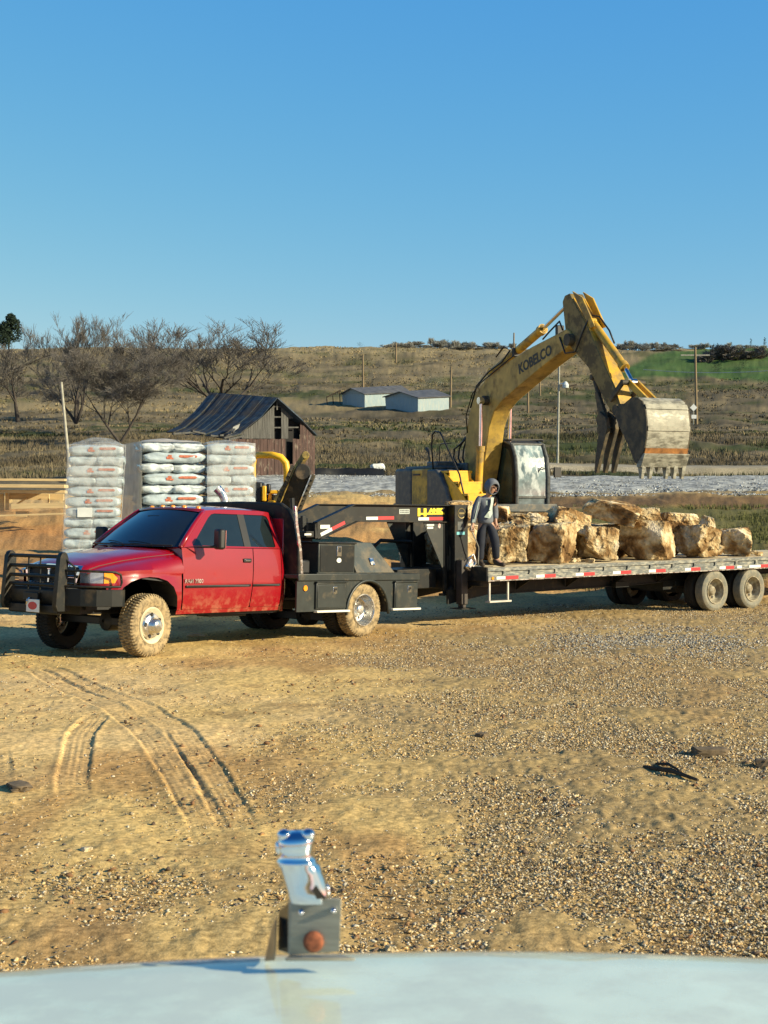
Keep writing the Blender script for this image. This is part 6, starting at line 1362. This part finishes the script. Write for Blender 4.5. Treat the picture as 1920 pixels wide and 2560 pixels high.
MB().bb((-1.15, .0, .5), (-1.08, 2.2, 1.85)).bb((1.08, .0, .5), (1.15, 2.2, 1.85)).bb((-1.2, 2.3, .35), (1.2, 2.55, .8)).build('nose_side', HP, HK, bevel=.03)
for x in (-1.25, 1.25): make_wheel(HK, x*.88, 1.2, .52, .52, .3, .29, 'rear', TREAD, CHR, R(90), -1, .004, False)
def o6(x, y, D=2.2): p = at(600+x/3.95, 2000+y/3.95, D); return Vector((p.x, p.y, p.z+.6))
PLT = M('brushed plate', (.30, .29, .235), .5, .3, var=.12, scale=25, stretch=(1, 1, 6)); DRK = M('black bracket', (.02, .03, .04), .2, .6, coat=.5)
bk_ = MB()
pz = [o6(500, 985, 2.200), o6(1005, 975, 2.185), o6(985, 1500, 2.185), o6(495, 1535, 2.2)]
bk_.add([*pz, *[p+Vector((-.004, .006, 0)) for p in pz]], [(0, 1, 2, 3), (7, 6, 5, 4), (0, 4, 5, 1), (1, 5, 6, 2), (2, 6, 7, 3), (3, 7, 4, 0)])
plt_ = bk_.build('ornament_plate', PLT, HK, bevel=.0012)
for (x, y) in ((610, 1100), (925, 1080)):
    c = o6(x, y, 2.19); MB().lathe([(0, .0048), (-.004, .0046), (-.0075, .0032), (-.009, .0005)], c+Vector((0, -.003, 0)), 'Y', 18).build('rivet', CHR, plt_, smooth='all')
c = o6(725, 1400, 2.19); MB().lathe([(.002, .0150), (-.003, .0145), (-.0045, .010), (-.0045, .0005)], c+Vector((0, -.001, 0)), 'Y', 26).build('rusty_bolt', M('rust', (.20, .06, .025), .8, var=.5, scale=120), plt_, smooth='all')
sb = MB(); a_ = [o6(355, 1180), o6(490, 1010), o6(495, 1540), o6(345, 1590)]
sb.add([a_[0]+Vector((0, .05, 0)), a_[1]+Vector((0, .004, 0)), a_[2]+Vector((0, .004, 0)), a_[3]+Vector((0, .05, -.0))]+[p+Vector((.012, .06, 0)) for p in a_], [(0, 1, 2, 3), (7, 6, 5, 4), (0, 4, 5, 1), (1, 5, 6, 2), (2, 6, 7, 3), (3, 7, 4, 0)])
sb.build('ornament_side', DRK, HK, bevel=.002)
wg_ = MB(); w3 = [o6(355, 1180, 2.23), o6(345, 1590, 2.23), o6(240, 1600, 2.26), o6(300, 1300, 2.25)]
wg_.add(w3+[p+Vector((.0, .03, 0)) for p in w3], [(0, 1, 2, 3), (7, 6, 5, 4), (0, 4, 5, 1), (1, 5, 6, 2), (2, 6, 7, 3), (3, 7, 4, 0)]); wg_.build('ornament_fin', M('tan dusty chrome', (.42, .34, .22), .35, .6, var=.2, scale=30), HK, bevel=.002)
# the chrome bulldog seen from behind: haunches, waist band, shoulders and two ears
def oring(xc, y, rx, D=2.2, ry=None): p = o6(xc, y, D); return p, rx/3.95*D/FPX, (ry or rx*.8)/3.95*D/FPX
prof = [(690, 985, 205, 190), (678, 940, 210, 195), (668, 880, 212, 190), (650, 820, 212, 185), (630, 760, 210, 180), (608, 700, 205, 180), (585, 640, 205, 178), (556, 612, 203, 182), (555, 590, 202, 182), (553, 575, 190, 170), (550, 530, 172, 160), (548, 470, 178, 165), (550, 420, 188, 170), (555, 370, 180, 160), (560, 330, 140, 130), (563, 305, 70, 80), (563, 300, 5, 5)]
om = MB(); vs = []; ns = 28
for (xc, y, rx, ry) in prof:
    p, a, b_ = oring(xc, y, rx, 2.215, ry)
    for k in range(ns): t = 2*math.pi*k/ns; cx = math.copysign(abs(math.cos(t))**.75, math.cos(t)); sy_ = math.copysign(abs(math.sin(t))**.75, math.sin(t)); vs.append((p.x+a*cx, p.y+b_*sy_, p.z))
om.add(vs, [(i*ns+k, i*ns+(k+1) % ns, (i+1)*ns+(k+1) % ns, (i+1)*ns+k) for i in range(len(prof)-1) for k in range(ns)])
orn = om.build('hood_ornament', CHR, HK, smooth='all')
def blob(name, x, y, rx, ry, D, mat=CHR, par=orn):
    p = o6(x, y, D); a = rx/3.95*D/FPX; b_ = ry/3.95*D/FPX; bm = bmesh.new(); bmesh.ops.create_uvsphere(bm, u_segments=20, v_segments=12, radius=1)
    for v in bm.verts: v.co = Vector((p.x+v.co.x*a, p.y+v.co.y*a*.9, p.z+v.co.z*b_))
    me = bpy.data.meshes.new(name); bm.to_mesh(me); bm.free(); return link(name, me, mat, par, 'all')
blob('ear', 435, 350, 75, 62, 2.205); blob('ear', 672, 345, 72, 62, 2.205); blob('leg', 852, 905, 46, 80, 2.21); blob('shoulder', 395, 470, 55, 75, 2.205)
tb = MB(); t3 = [o6(600, 985, 2.188), o6(700, 900, 2.188), (o6(755, 845, 2.188)), o6(790, 900, 2.188), o6(850, 975, 2.188)]
tb.add(t3+[p+Vector((0, .008, 0)) for p in t3], [tuple(range(5)), tuple(range(9, 4, -1))]+[(i, (i+1) % 5, 5+(i+1) % 5, 5+i) for i in range(5)]); tb.build('tail', M('dark bronze', (.05, .04, .03), .4, .5), orn)
sb = MB(); b3 = [o6(440, 1560, 2.19), o6(1150, 1560, 2.19), o6(1000, 1520, 2.21), o6(480, 1530, 2.21)]
sb.add(b3+[p+Vector((0, 0, -.005)) for p in b3], [(0, 1, 2, 3), (7, 6, 5, 4), (0, 4, 5, 1), (1, 5, 6, 2), (2, 6, 7, 3), (3, 7, 4, 0)]); sb.build('ornament_base', PLT, HK, bevel=.003)
# ------------------------------------------------------------------ debris on the clay
DEB = M('mud dark debris', (.05, .035, .022), .9, var=.4, scale=15)
def stick(u0, v0, u1, v1, r, label, name='stick', mat=None):
    a = gnd(u0, v0, .03); b_ = gnd(u1, v1, .03); a.z = zg(a.x, a.y)+r; b_.z = zg(b_.x, b_.y)+r; m = a.lerp(b_, .5)+Vector((.01, .02, .02)); o = MB().tube([a, m, b_], [r, r*1.3, r*.7], 6).build(name, mat or DEB, None); tag(o, label, 'debris')
stick(1610, 1902, 1745, 1930, .017, 'long flat dark splinter of wood lying on the gravel at the right')
stick(1640, 1893, 1700, 1908, .011, 'shorter splinter just above the long dark one')
stick(468, 1587, 512, 1588, .02, 'pale stick in the shade beside the front wheel', mat=M('pale stick', (.5, .42, .28), .8))
for k, (u, v, s__, lb) in enumerate(((1775, 1880, (.30, .16, .08), 'flat brown clod at the right below the trailer wheels'), (1205, 1840, (.14, .10, .05), 'dark clod in the middle of the gravel field'), (48, 1950, (.30, .16, .05), 'dark clod pile at the left edge beside the tyre tracks'), (1905, 1905, (.12, .12, .08), 'dark clod at the right edge of the view'), (215, 2090, (.07, .06, .05), 'small dark stone in the left foreground'), (975, 2290, (.06, .05, .05), 'pale grey stone right of the ornament'))):
    p = gnd(u, v, 0); o = boulder((p.x, p.y, zg(p.x, p.y)-.02), s__, k, 90+k, lb, rough=.12, sub=3, name='clod' if k < 4 else 'stone', group=None); o['category'] = 'clod' if k < 4 else 'stone'
    if k < 4: o.data.materials.clear(); o.data.materials.append(M('clod earth', (.13, .095, .055), .95, var=.4, scale=14))
